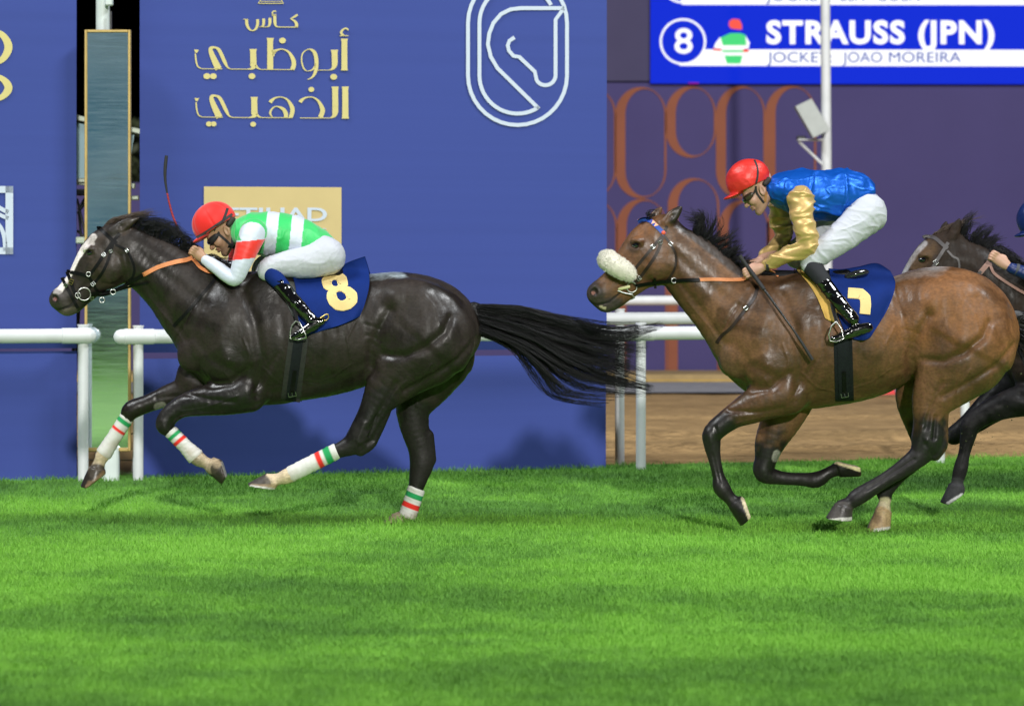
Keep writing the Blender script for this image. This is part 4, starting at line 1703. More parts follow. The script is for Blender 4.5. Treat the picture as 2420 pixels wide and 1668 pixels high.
horse1 = dict(
    d=16.45, box=(85, 490, 1180, 1275), base=(700, 1236), mat=mat1, coat=(.0205, .0155, .0132),
    label='almost black leading horse with a white blaze and a long flying tail',
    head=(complex(1, 0), complex(0, 0), complex(0, 0)),
    torso=[(515, 800, 92, .82), (600, 800, 154, .66), (700, 797, 150, .74), (790, 790, 140, .80), (870, 775, 127, .80), (950, 765, 122, .88), (1010, 775, 116, .93), (1052, 785, 86, .92)],
    neck=[(306, 590, 56, .66), (330, 612, 64, .66), (375, 640, 73, .66), (425, 680, 84, .68), (478, 725, 104, .70), (545, 770, 122, .76)],
    muscle=[((548, 842), (66, 62), .155, .085, .2, .03), ((505, 770), (50, 85), .135, .07, -.35, .04), ((458, 838), (34, 40), .10, .07, 0, .03),
            ((990, 715), (85, 52), .17, .10, -.25, .05), ((640, 690), (70, 50), .12, .08, .2, .05)],
    legs=[
        ([(480, 885, 62, .7), (438, 918, 32, .8), (393, 936, 25, .85), (350, 953, 21, .9), (312, 968, 22, .95), (300, 986, 17, .9), (270, 1032, 13.5, .85), (245, 1072, 17, .9), (236, 1090, 14, .9), (229, 1110, 17, .95)], .12, .03),
        ([(585, 925, 50, .8), (530, 938, 43, .85), (468, 950, 33, .85), (430, 961, 26, .9), (402, 980, 23, .95), (390, 1003, 22, .95), (404, 1021, 15, .9), (435, 1052, 13.5, .85), (465, 1081, 18, .9), (484, 1092, 14, .9), (499, 1100, 16, .95)], -.13, .025),
        ([(1010, 800, 112, .62), (950, 868, 74, .66), (895, 945, 39, .75), (874, 986, 32, .8), (850, 1030, 30, .75), (832, 1050, 25, .75), (797, 1066, 17.5, .85), (735, 1097, 15, .85), (683, 1123, 18.5, .9), (660, 1131, 14, .9), (640, 1136, 17, .95)], -.15, .03),
        ([(905, 975, 18, .7), (888, 1025, 13, .7), (874, 1050, 13, .8), (852, 1066, 12, .8)], -.15, .010),
        ([(1040, 840, 82, .62), (1010, 900, 62, .66), (978, 958, 43, .75), (980, 1010, 34, .8), (993, 1058, 29, .75), (997, 1092, 29, .75), (990, 1125, 23, .8), (982, 1155, 18, .85), (966, 1206, 16.5, .9), (956, 1219, 15, .9), (942, 1226, 17, .95)], .15, .03),
        ([(1012, 1030, 14, .7), (1018, 1085, 12, .8)], .15, .02),
    ],
    ears=[([(266, 549, 14, .7), (288, 535, 14, .6), (310, 523, 10, .55), (328, 516, 3, .6)], -.055), ([(262, 542, 12, .7), (282, 526, 11, .6), (303, 515, 7, .55), (316, 511, 3, .6)], .055)],
    hoofs=[dict(top=(230, 1106), bot=(222, 1146), r=(20, 29), sole=(226, 1138), n=(.61, .79), y=.12),
           dict(top=(494, 1096), bot=(532, 1117), r=(19, 27), sole=(531, 1112), n=(.96, -.26), y=-.13),
           dict(top=(644, 1131), bot=(614, 1160), r=(19, 31), sole=(622, 1153), n=(-.17, .98), y=-.15),
           dict(top=(944, 1222), bot=(930, 1246), r=(19, 27), sole=(932, 1235), n=(0, 1), y=.15)],
    relief=MUSCLE_LINES + [([(935, 905), (905, 960), (872, 1015)], 7, -.007, -1), ([(440, 930), (500, 945), (555, 950)], 6, -.005, -1),
                           ([(370, 940), (420, 935)], 6, -.004, 1), ([(880, 1040), (850, 1055)], 5, -.005, -1), ([(860, 1000), (845, 1040)], 5, .004, -1), ([(892, 985), (874, 1030)], 5, -.009, -1), ([(383, 995), (390, 1015)], 6, .004, -1), ([(405, 990), (408, 1010)], 4, -.004, -1), ([(850, 1045), (862, 1052)], 4, .004, -1),
                           ([(905, 965), (880, 1010), (868, 1030)], 2.2, .003, -1), ([(560, 935), (480, 965), (430, 972)], 2.2, .003, -1)],
    paint=[([(560, 950), (480, 965), (395, 985), (392, 1010)], 30, 20, (.012, .011, .011), .8, 0), ([(900, 960), (850, 1040), (800, 1065)], 36, 20, (.012, .011, .011), .8, 0),
           ([(990, 1000), (997, 1090), (984, 1155)], 40, 20, (.012, .011, .011), .8, 0),
           ([(221, 560), (203, 581), (190, 598), (180, 612), (166, 642), (152, 668), (141, 686), (133, 690)], 6.3, 2.5, (.72, .66, .64), 1, 0), ([(216, 572), (220, 576)], 3.5, 2, (.6, .55, .52), .95, 0),
           ([(128, 705), (140, 722)], 14, 14, (.055, .045, .045), .7, 0), ([(132, 705)], 8, 4, (.012, .010, .010), .9, 0), ([(130, 707)], 2.5, 3, (.30, .12, .11), .8, 0), ([(150, 744), (172, 738)], 7, 8, (.12, .10, .08), .7, 0), ([(121, 727), (140, 731), (164, 724), (187, 703)], 1.6, 2, (.006, .005, .005), .9, 0),
           ([(258, 640), (240, 600)], 30, 25, (.045, .030, .022), .6, 0), ([(290, 545), (325, 518)], 9, 8, (.030, .019, .012), .8, 0),
           ([(243, 1076), (229, 1106)], 22, 5, (.50, .40, .27), .9, 0), ([(470, 1082), (499, 1098)], 20, 4, (.50, .40, .27), .9, 0), ([(684, 1122), (648, 1134)], 20, 4, (.50, .40, .27), .9, 0),
           ([(230, 1120), (214, 1146)], 22, 5, (.045, .036, .03), .92, 0), ([(518, 1108), (530, 1130)], 19, 4, (.045, .036, .03), .92, 0), ([(620, 1142), (602, 1149)], 17, 5, (.05, .042, .036), .92, 0), ([(653, 1150), (597, 1150)], 4, 5, (.27, .19, .11), .75, 0), ([(246, 1117), (226, 1138), (208, 1148)], 4, 5, (.30, .19, .10), .75, 0), ([(502, 1086), (512, 1096)], 8, 5, (.42, .32, .2), .7, 0), ([(210, 1140), (206, 1150)], 3, 4, (.25, .16, .09), .7, 0),
           ([(962, 1215), (950, 1222)], 20, 4, (.5, .44, .34), .9, 1), ([(944, 1226), (925, 1236)], 20, 5, (.20, .15, .10), .9, 1), ([(528, 1092), (538, 1130)], 4, 2, (.45, .42, .36), .9, 0), ([(247, 1124), (208, 1156)], 3.5, 2, (.35, .25, .15), .9, 0), ([(652, 1158), (594, 1149)], 3, 2, (.4, .4, .38), .9, 0),
           ([(374, 961), (383, 959)], 8, 4, (.3, .28, .25), .8, 1),
           ([(868, 648), (900, 645), (945, 641)], 2, 17, (.34, .40, .43), .75, 0)])  # pale streak behind the saddle: wet foam, its shine put into the colour

horse2 = dict(
    d=15.9, box=(1345, 465, 2470, 1290), base=(1980, 1264), mat=mat2, coat=(.118, .058, .027),
    label='bay brown horse with black lower legs and a white fleece noseband, second in the field',
    head=((complex(-100, 110) / complex(-83, 107)), complex(214, 598), complex(1503, 580)),
    torso=[(1795, 818, 97, .84), (1870, 806, 158, .67), (1960, 803, 156, .75), (2040, 795, 145, .80), (2120, 776, 121, .82), (2200, 760, 128, .88), (2262, 768, 131, .92), (2305, 790, 104, .9)],
    neck=[(1582, 596, 60, .66), (1610, 610, 70, .64), (1655, 655, 80, .62), (1722, 722, 92, .66), (1790, 775, 120, .74)],
    muscle=[((1825, 858), (70, 66), .155, .09, .2, .03), ((1782, 780), (50, 90), .135, .075, -.35, .04), ((1735, 850), (36, 42), .10, .07, 0, .03),
            ((2255, 720), (85, 55), .17, .10, -.25, .05), ((1905, 695), (70, 50), .12, .08, .2, .05)],
    legs=[
        ([(1880, 920, 58, .7), (1850, 985, 48, .75), (1822, 1040, 37, .8), (1811, 1082, 27, .9), (1806, 1116, 24, .95), (1846, 1129, 16, .85), (1895, 1132, 15.5, .85), (1930, 1133, 19, .9), (1958, 1117, 14, .9), (1982, 1107, 17, .95)], .13, .03),
        ([(1860, 925, 56, .8), (1815, 942, 48, .85), (1772, 964, 38, .85), (1730, 986, 28, .9), (1686, 1022, 24, .95), (1683, 1050, 20, .95), (1690, 1090, 14.5, .9), (1698, 1125, 14.5, .85), (1706, 1153, 20, .9), (1724, 1176, 15, .9), (1738, 1190, 18, .95)], -.13, .025),
        ([(2280, 815, 122, .62), (2245, 880, 82, .66), (2203, 945, 48, .72), (2194, 995, 36, .8), (2192, 1035, 38, .7), (2178, 1070, 28, .75), (2140, 1102, 21, .85), (2085, 1138, 17.5, .85), (2030, 1172, 20.5, .9), (2010, 1187, 16, .9), (1992, 1199, 20, .95)], -.15, .03),
        ([(2224, 975, 18, .7), (2228, 1025, 13, .7), (2226, 1052, 14, .8), (2210, 1075, 14, .8)], -.15, .010),
        ([(2220, 850, 92, .62), (2168, 935, 52, .7), (2172, 1000, 34, .8), (2185, 1045, 30, .75), (2168, 1080, 24, .8), (2125, 1122, 18, .85), (2092, 1158, 20, .9), (2093, 1178, 14.5, .9), (2090, 1190, 14, .9), (2087, 1207, 18.5, .95)], .15, .03),
    ],
    ears=[([(1574, 526, 14, .75), (1590, 510, 14.5, .6), (1603, 497, 9, .55), (1611, 489, 2.5, .6)], -.055), ([(1545, 514, 12, .7), (1554, 502, 10, .6), (1563, 491, 2.5, .6)], .055)],
    hoofs=[dict(top=(1980, 1108), bot=(2014, 1100), r=(20, 27), sole=(2002, 1096), n=(.22, -.97), y=.13),
           dict(top=(1736, 1186), bot=(1766, 1214), r=(20, 30), sole=(1766, 1200), n=(.94, -.30), y=-.13),
           dict(top=(1994, 1195), bot=(1980, 1240), r=(22, 34), sole=(1980, 1228), n=(-.1, 1), y=-.15),
           dict(top=(2089, 1204), bot=(2076, 1254), r=(19, 28), sole=(2086, 1252), n=(.14, 1), y=.15, len=60)],
    relief=shift(MUSCLE_LINES, 1274, 12) + [([(2225, 905), (2200, 960), (2190, 1010)], 7, -.007, -1), ([(1720, 970), (1790, 975), (1850, 965)], 6, -.006, -1),
                                            ([(1740, 1000), (1800, 985), (1850, 980)], 2.2, .003, -1), ([(1685, 1075), (1700, 1140)], 3.5, -.004, -1), ([(2190, 1050), (2205, 1075)], 6, -.006, -1),
                                            ([(2160, 1085), (2050, 1155)], 4, -.005, -1), ([(2180, 1010), (2165, 1060)], 5, .004, -1), ([(2212, 985), (2208, 1035)], 5, -.010, -1), ([(2190, 1040), (2195, 1060)], 6, .005, -1), ([(1672, 1020), (1680, 1045)], 6, .004, -1), ([(1690, 1010), (1700, 1040)], 4, -.004, -1)],
    paint=[([(1700, 1020), (1690, 1090), (1706, 1153), (1740, 1190)], 34, 50, (.014, .012, .012), 1, -1), ([(1812, 1085), (1805, 1120), (1930, 1133), (1980, 1108)], 34, 60, (.014, .012, .012), 1, 1),
           ([(2192, 1045), (2140, 1102), (2030, 1172), (1992, 1199)], 36, 40, (.014, .012, .013), 1, -1), ([(2185, 1045), (2125, 1122), (2090, 1160)], 40, 40, (.014, .012, .013), 1, 1),
           ([('h', 128, 705), ('h', 145, 728), ('h', 165, 735)], 18, 26, (.035, .030, .030), .9, 0), ([('h', 132, 705)], 8, 4, (.014, .011, .010), .9, 0), ([('h', 130, 707)], 2.5, 3, (.33, .15, .12), .8, 0),
           ([('h', 121, 727), ('h', 140, 731), ('h', 164, 724), ('h', 187, 703)], 1.6, 2, (.008, .006, .006), .9, 0), ([('h', 148, 735), ('h', 158, 738)], 2.2, 1.5, (.5, .42, .3), .8, 0), ([('h', 212, 600)], 11, 12, (.03, .022, .018), .7, 0), ([('h', 230, 560), ('h', 255, 600)], 26, 24, (.15, .06, .022), .6, 0),
           ([(1594, 520), (1660, 570), (1750, 640)], 8, 10, (.02, .016, .014), .9, 0), ([(1600, 500), (1611, 489)], 9, 7, (.02, .016, .014), .9, 0),
           ([(1690, 820), (1720, 880), (1755, 925)], 12, 26, (.07, .045, .024), .6, 0),
           ([(2092, 1194), (2088, 1208)], 16, 6, (.52, .44, .30), .95, 1), ([(2082, 1224), (2080, 1250)], 26, 4, (.40, .28, .15), .95, 1), ([(2066, 1218), (2074, 1226)], 6, 8, (.16, .10, .06), .7, 1), ([(2068, 1253), (2102, 1248)], 3, 2, (.6, .6, .56), .9, 1),
           ([(1990, 1212), (1960, 1228)], 26, 4, (.05, .043, .04), .95, -1), ([(1950, 1231), (2012, 1226)], 3.5, 2, (.55, .53, .5), .9, -1),
           ([(1758, 1178), (1775, 1226)], 6, 2, (.62, .52, .34), .95, -1), ([(1973, 1087), (2031, 1106)], 7, 2, (.66, .56, .34), .95, 1), ([(1836, 1072), (1833, 1082)], 7, 4, (.35, .33, .3), .9, 1),
           ([(2114, 654), (2170, 644), (2225, 630)], 3, 18, (.45, .48, .5), .8, 0), ([(2060, 690), (2230, 720), (2350, 760)], 60, 70, (.170, .072, .025), .7, 0)])  # first entry: foam on the back with the top highlight painted in

h3x, h3y = 690, 35
horse3 = dict(
    d=17.0, box=(2040, 500, 3150, 1280), base=(2680, 1223), mat=mat3, coat=(.024, .016, .012), voxel=.0078,
    label='dark brown horse half hidden behind the bay, third in the field, running into the frame',
    head=(complex(1.07, 0) * complex(math.cos(.06), math.sin(.06)), complex(214, 598), complex(2181, 614)),
    torso=[(x + h3x, y + h3y, r, q) for x, y, r, q in horse2['torso']],
    neck=[(2262, 628, 62, .66), (2300, 648, 72, .64), (2350, 690, 82, .64), (2412, 757, 92, .68), (2480, 810, 120, .74)],
    muscle=[((c[0] + h3x, c[1] + h3y), r, a_, b_, e, k) for c, r, a_, b_, e, k in horse2['muscle']],
    legs=[
        ([(2540, 930, 56, .8), (2480, 935, 48, .85), (2400, 950, 36, .85), (2340, 972, 28, .9), (2296, 1002, 23, .95), (2288, 1030, 19, .95), (2279, 1070, 14, .9), (2270, 1108, 17, .9), (2262, 1140, 14, .9), (2262, 1150, 17, .95)], -.13, .025),
        ([(2500, 860, 70, .7), (2420, 890, 46, .75), (2345, 948, 31, .8), (2290, 1000, 24, .9), (2254, 1030, 21, .95), (2290, 1018, 15, .9), (2340, 990, 15, .9), (2385, 960, 18, .9), (2400, 935, 16, .9)], .13, .03),
        ([(2970, 850, 122, .62), (2935, 915, 82, .66), (2893, 980, 48, .72), (2884, 1030, 36, .8), (2882, 1070, 34, .7), (2868, 1105, 27, .75), (2830, 1137, 20, .85), (2775, 1173, 17, .85), (2730, 1195, 18, .9), (2712, 1205, 18, .95)], -.15, .03),
        ([(2910, 885, 92, .62), (2858, 970, 52, .7), (2862, 1035, 34, .8), (2875, 1080, 30, .75), (2870, 1110, 24, .8), (2840, 1160, 17, .85), (2815, 1195, 18, .9), (2810, 1205, 18, .95)], .15, .03),
    ],
    ears=[([(2249, 560, 13, .75), (2258, 542, 13, .6), (2264, 528, 9, .55), (2268, 518, 2.5, .6)], -.055), ([(2228, 552, 11, .7), (2233, 536, 9, .6), (2236, 524, 2.5, .6)], .055)],
    hoofs=[dict(top=(2262, 1146), bot=(2250, 1190), r=(19, 28), sole=(2255, 1180), n=(.53, .85), y=-.13),
           dict(top=(2400, 940), bot=(2410, 905), r=(18, 25), sole=(2408, 912), n=(.3, -.95), y=.13),
           dict(top=(2714, 1200), bot=(2704, 1228), r=(19, 28), sole=(2706, 1222), n=(-.1, 1), y=-.15),
           dict(top=(2810, 1200), bot=(2804, 1230), r=(19, 28), sole=(2806, 1222), n=(.1, 1), y=.15)],
    relief=shift(MUSCLE_LINES, 1274 + h3x, 12 + h3y) + [([(2290, 1040), (2275, 1100)], 3.5, -.004, -1)],
    paint=[([(2420, 950), (2300, 1000), (2280, 1070), (2262, 1150)], 40, 40, (.013, .012, .013), 1, -1), ([(2400, 900), (2254, 1030), (2385, 960)], 40, 40, (.012, .012, .013), 1, 1),
           ([('h', 216, 562), ('h', 198, 585), ('h', 172, 630), ('h', 140, 690)], 4, 5, (.42, .42, .45), .7, 0), ([('h', 200, 610), ('h', 225, 580)], 14, 20, (.10, .06, .032), .6, 0),  # first entry: narrow highlight down the nose, put into the colour
           ([(2262, 1152), (2245, 1185)], 22, 5, (.03, .03, .032), .95, -1), ([(2273, 1170), (2240, 1190)], 3.5, 2, (.45, .45, .45), .9, -1)])

for h in (horse1, horse2, horse3):
    build_horse(h)


# ---- manes, forelocks, tails
def rj(a):
    return random.uniform(-a, a)


def crest_mane(cfg, crest, ends, n, m=M_HAIR, spread=.035, rad=.0016, name='mane'):
    """crest: root line; ends: for t=0..1 a list of (mid offset, end offset) guides"""
    d = cfg['d']
    cr = catmull(crest, 8)
    st = []
    m_ = 9                                       # hairs to a lock
    for i in range(int(n * 1.9 / m_)):
        t = random.random()
        p = cr[int(t * (len(cr) - 1))]
        k = t * (len(ends) - 1)
        a, b = ends[int(k)], ends[min(int(k) + 1, len(ends) - 1)]
        w = k - int(k)
        sc = random.uniform(.5, 1.12)
        yo = rj(spread)
        bend = [(rj(5 + 3 * q), rj(4 + 3 * q)) for q in range(len(a))]
        for h_ in range(m_):
            s2 = sc * random.uniform(.8, 1.08)
            pts = [W(p[0] + rj(7), p[1] + rj(3) + 6, d + yo + rj(.012))]
            for q in range(len(a)):
                j = 4.5 / (q + 1) + (2.5 if q == len(a) - 1 else 0)
                ox = (a[q][0] * (1 - w) + b[q][0] * w) * s2 + bend[q][0] + rj(j)
                oy = (a[q][1] * (1 - w) + b[q][1] * w) * s2 + bend[q][1] + rj(j)
                pts.append(W(p[0] + ox, p[1] + oy, d + yo * 1.3 + rj(.006) - .004 * q))
            st.append(pts)
    return hair(name, st, rad, m, cfg['obj'], 9)


crest_mane(horse1, [(300, 533), (350, 550), (400, 575), (450, 606)], [[(8, -14), (28, -24), (58, -22)], [(8, -17), (30, -28), (60, -20)], [(7, -17), (28, -26), (50, -12)], [(6, -15), (20, -24), (36, -14)]], 520)
crest_mane(horse1, [(455, 608), (500, 622), (545, 640)], [[(8, -6), (26, -8), (48, 2)]], 120)
crest_mane(horse1, [(245, 536), (262, 528), (285, 526)], [[(20, -14), (60, -28), (105, -36)], [(20, -8), (50, -16), (85, -22)]], 130, M_HAIR_BROWN, .03, name='forelock')
crest_mane(horse2, [(1640, 562), (1665, 578), (1700, 602), (1748, 640)], [[(0, -24), (8, -50), (-30, -58)], [(8, -22), (20, -52), (12, -78)], [(12, -12), (35, -22), (55, -42)], [(8, -8), (24, -16), (38, -30)], [(0, -10), (-10, -24), (-6, -40)]], 400)
crest_mane(horse2, [(1700, 602), (1750, 642)], [[(14, -10), (34, -14), (54, -18)], [(10, -8), (20, -14), (30, -22)]], 160)
crest_mane(horse2, [(1534, 516), (1548, 508)], [[(-4, -8), (4, -14), (14, -8)]], 30, name='forelock', rad=.0013)
crest_mane(horse3, [(2262, 560), (2300, 580), (2330, 598), (2365, 612)], [[(4, -20), (10, -40), (26, -62)], [(6, -20), (20, -38), (40, -50)], [(8, -10), (20, -24), (36, -32)], [(12, -4), (30, -4), (44, 4)]], 380)
crest_mane(horse3, [(2330, 600), (2365, 620), (2410, 650), (2450, 668)], [[(14, -14), (34, -12), (52, 4)]], 380, spread=.05, rad=.0022)
crest_mane(horse3, [(2205, 562), (2225, 548)], [[(14, -10), (45, -26), (85, -40)], [(14, -10), (45, -24), (90, -42)]], 90, M_HAIR_BROWN, .02, name='forelock')


def tail(cfg, guides, weights, n, core, rad=.0018):
    d = cfg['d']
    w = np.cumsum(weights) / np.sum(weights)
    st = []
    m_ = 8
    for i in range(int(n * 1.5 / m_)):
        k = int(np.searchsorted(w, random.random()))
        k = min(k, len(guides) - 2)
        t0 = random.random()
        yo = rj(.055)
        L0 = random.uniform(.72, 1.12)
        ph, am = random.uniform(0, 6), random.uniform(3, 15)
        for h_ in range(m_):
            t = min(1, max(0, t0 + rj(.10)))
            L = L0 * random.uniform(.85, 1.05)
            g = (1 - t) * np.array(guides[k], float) + t * np.array(guides[k + 1], float)
            C = catmull(g, 6)
            q_ = max(4, int(len(C) * min(1, L)))
            C = C[:q_:3] if q_ > 9 else C[:q_:2]
            pts = []
            for j, p in enumerate(C):
                u_ = j / max(1, len(C) - 1)
                cl_ = 4.5 * (1 - .6 * u_)
                pts.append(W(p[0] + rj(3), p[1] + am * u_ * math.sin(ph + 3.5 * u_) + rj(cl_), d + yo * (1 + 1.2 * u_) + rj(.008) + .02 * math.sin(ph * 2 + 3 * u_)))
            st.append(pts)
    t_ = hair('tail', st, rad, M_HAIR, cfg['obj'], 14)
    f = SDF(W(core[0][0] - 60, max(c[1] for c in core) + 90, d - .2), W(core[-1][0] + 60, min(c[1] for c in core) - 90, d + .2), .007)
    f.chain([(*W(x, y, d), r * d / F, q) for x, y, r, q in core], .02)
    V, Q = f.mesh(2)
    N = normals(V, Q)
    V += N * (.004 * vnoise(V * np.array([.25, 1, 1]), 90, 5))[:, None]
    dk = link('tail_dock', np_mesh('tail_dock', V, Q), M_HAIR, t_)
    return t_


tail(horse1, [[(1128, 722), (1230, 728), (1330, 752), (1440, 772), (1570, 768)],
              [(1130, 732), (1240, 750), (1350, 780), (1460, 800), (1545, 775)],
              [(1132, 745), (1240, 775), (1350, 805), (1450, 830), (1520, 850)],
              [(1134, 758), (1240, 795), (1340, 845), (1430, 880), (1530, 912)],
              [(1134, 772), (1235, 812), (1320, 870), (1400, 905), (1545, 925)],
              [(1132, 780), (1225, 822), (1290, 890), (1330, 935), (1440, 945)],
              [(1128, 790), (1200, 820), (1240, 870), (1290, 935), (1400, 960)]],
     [5, 6, 7.5, 9, 3.6, 1.6], 1700, [(1120, 735, 22, .7), (1150, 752, 30, .6), (1200, 772, 36, .5), (1270, 790, 34, .4), (1340, 815, 26, .35), (1400, 835, 12, .4)], rad=.0015)
tail(horse2, [[(2400, 745), (2440, 735), (2520, 740), (2640, 760)], [(2404, 765), (2450, 775), (2540, 790), (2660, 800)], [(2406, 790), (2440, 815), (2520, 860), (2620, 900)], [(2400, 810), (2420, 860), (2460, 930), (2500, 980)]],
     [3, 4, 3], 160, [(2392, 750, 20, .7), (2425, 765, 26, .6), (2500, 790, 24, .45), (2560, 810, 12, .4)])
tail(horse3, [[(3080, 770), (3120, 765), (3220, 780), (3340, 800)], [(3086, 800), (3120, 830), (3230, 880), (3340, 920)], [(3086, 810), (3110, 860), (3170, 930), (3240, 980)]],
     [4, 3], 90, [(3080, 785, 22, .7), (3120, 800, 26, .6), (3190, 830, 22, .45), (3240, 850, 12, .4)])


# ---- bridles, reins, girths, breastplates, bandages
def yface(cfg, px, py, dflt=-.11):
    l, n = hit(cfg['bvh'], px, py)
    return l.y + 17.0 if l is not None else cfg['d'] + dflt


def ring_part(name, cfg, c, r, th, m, parent, tilt=0.0, sq=1.0):
    mb = MB()
    p = W(c[0], c[1], yface(cfg, *c) - .012)
    k = cfg['d'] / F
    mb.torus(p, (math.cos(tilt), .15, math.sin(tilt)), (-math.sin(tilt), 0, math.cos(tilt)), r * k, r * k * sq, th, 24, 8)
    return mb.build(name, m, parent, smooth=True)


def buckle(cfg, c, ang, size, m, parent):
    """small rectangular buckle frame with a tongue"""
    k = cfg['d'] / F
    p = W(c[0], c[1], yface(cfg, *c) - .012)
    a, b = Vector((math.cos(ang), 0, -math.sin(ang))), Vector((math.sin(ang), 0, math.cos(ang)))
    w, h = size[0] * k / 2, size[1] * k / 2
    mb = MB()
    q = [p + a * w + b * h, p - a * w + b * h, p - a * w - b * h, p + a * w - b * h]
    for i in range(4):
        mb.tube([q[i], q[(i + 1) % 4]], .0016, 6)
    mb.tube([p - a * w, p + a * w * 1.1 + Vector((0, -.004, 0))], .0015, 6)
    return mb.build('buckle', m, parent, smooth=True)


def bridle(cfg, label, straps, m, cat='bridle'):
    e = empty('bridle', W(*straps[0][1][0], cfg['d']))
    tag(e, label, cat, 'bridles on the horses')
    for s_ in straps:
        name, pts, w = s_[:3]
        mm = s_[3] if len(s_) > 3 else m
        strap(name, cfg['bvh'], pts, w, mm, e, off=.0045, far_plane=cfg['d'] - 17.0, d0=cfg['d'] - .1)
    return e


b1 = bridle(horse1, 'black bridle with crossed noseband on the leading dark horse', [
    ('cheek_strap', [(283, 551), (269, 568), (262, 577), (245, 603), (231, 624), (218, 642), (210, 653)], 7.5),
    ('cheek_strap', [(268, 572), (261, 598), (252, 624), (240, 647), (223, 669), (211, 681)], 6.5),
    ('browband', [(229, 540), (236, 540), (253, 556), (275, 575)], 8.5),
    ('throat_strap', [(273, 578), (299, 592), (310, 611), (317, 633), (314, 653), (304, 664)], 5.5),
    ('noseband', [(157, 641), (166, 643), (188, 647), (208, 653)], 8.5),
    ('noseband', [(158, 642), (162, 652), (168, 668), (174, 686), (182, 700)], 8),
    ('noseband', [(146, 656), (150, 664), (157, 677), (174, 710), (184, 728)], 7.5),
    ('chin_strap', [(209, 653), (219, 669), (226, 682), (232, 689)], 7),
], M_TACK)
ring_part('bit_ring', horse1, (199, 695), 15, .0035, M_STEEL, b1)
ring_part('bit_ring', horse1, (184, 698), 6, .003, M_STEEL, b1)
ring_part('strap_ring', horse1, (209, 648), 5, .0028, M_STEEL, b1)
for c, a, sz, mm in [((168, 666), .4, (9, 11), M_BRASS), ((245, 602), .9, (8, 8), M_STEEL), ((220, 671), .9, (8, 9), M_STEEL), ((155, 674), .5, (8, 8), M_STEEL), ((262, 594), 1.2, (6, 7), M_STEEL), ((300, 592), 2.3, (6, 7), M_STEEL), ((218, 705), 0, (7, 7), M_STEEL)]:
    buckle(horse1, c, a, sz, mm, b1)

b2 = bridle(horse2, 'brown bridle with a blue and orange browband on the bay horse', [
    ('cheek_strap', [(1576, 534), (1568, 556), (1560, 563), (1543, 584), (1523, 608), (1497, 640), (1490, 651)], 7),
    ('cheek_strap', [(1566, 560), (1558, 586), (1545, 611), (1521, 645), (1504, 667)], 7.5),
    ('throat_strap', [(1569, 556), (1585, 577), (1597, 602), (1596, 630), (1584, 654), (1575, 664)], 5.5),
    ('noseband', [(1478, 640), (1490, 651), (1497, 664), (1502, 674)], 9),
], M_TACK_BROWN)
ring_part('bit_ring', horse2, (1493, 679), 12, .0035, M_STEEL, b2)
for c, a, sz in [((1543, 583), .9, (9, 8)), ((1510, 658), .9, (9, 9)), ((1561, 573), 1.1, (7, 8)), ((1585, 576), 2.2, (7, 8))]:
    buckle(horse2, c, a, sz, M_STEEL, b2)


def browband2():
    pts = [(1508, 524), (1520, 519), (1536, 521), (1553, 536), (1571, 554)]
    rows, dep = strap_grid(horse2['bvh'], pts, 10, .006, horse2['d'] - .06, smooth=8, across=3)
    n = len(rows)
    o = strap('browband', horse2['bvh'], pts, 10, material('blue_band', S(30, 70, 160), rough=.5), b2, off=.006, far_plane=horse2['d'] - 17.0)
    mb = MB()
    for i in range(0, n - 9, 3):
        for v in (0, 1):
            a, b, c = (rows[i][0], dep[i, 0]), (rows[i + 3][0], dep[i + 3, 0]), (rows[i + 1][2], dep[i + 1, 2])
        q = [W(x[0][0], x[0][1], x[1] - .0015) for x in (a, b, c)]
        q2 = [v_ + Vector((0, .003, 0)) for v_ in q]
        mb.add(q + q2, [(0, 1, 2), (5, 4, 3), (0, 3, 4, 1), (1, 4, 5, 2), (2, 5, 3, 0)])
    mb.build('triangle_pattern', material('orange_white', S(240, 175, 140), rough=.5), o)
    c = MB()
    l = W(1568, 550, yface(horse2, 1568, 550) - .014)
    c.sphere(l, (.012, .004, .012), 12, 8)
    c.build('rosette', material('red_rosette', S(220, 90, 60), rough=.5), o, smooth=True)


browband2()


_rf = random.Random(12)


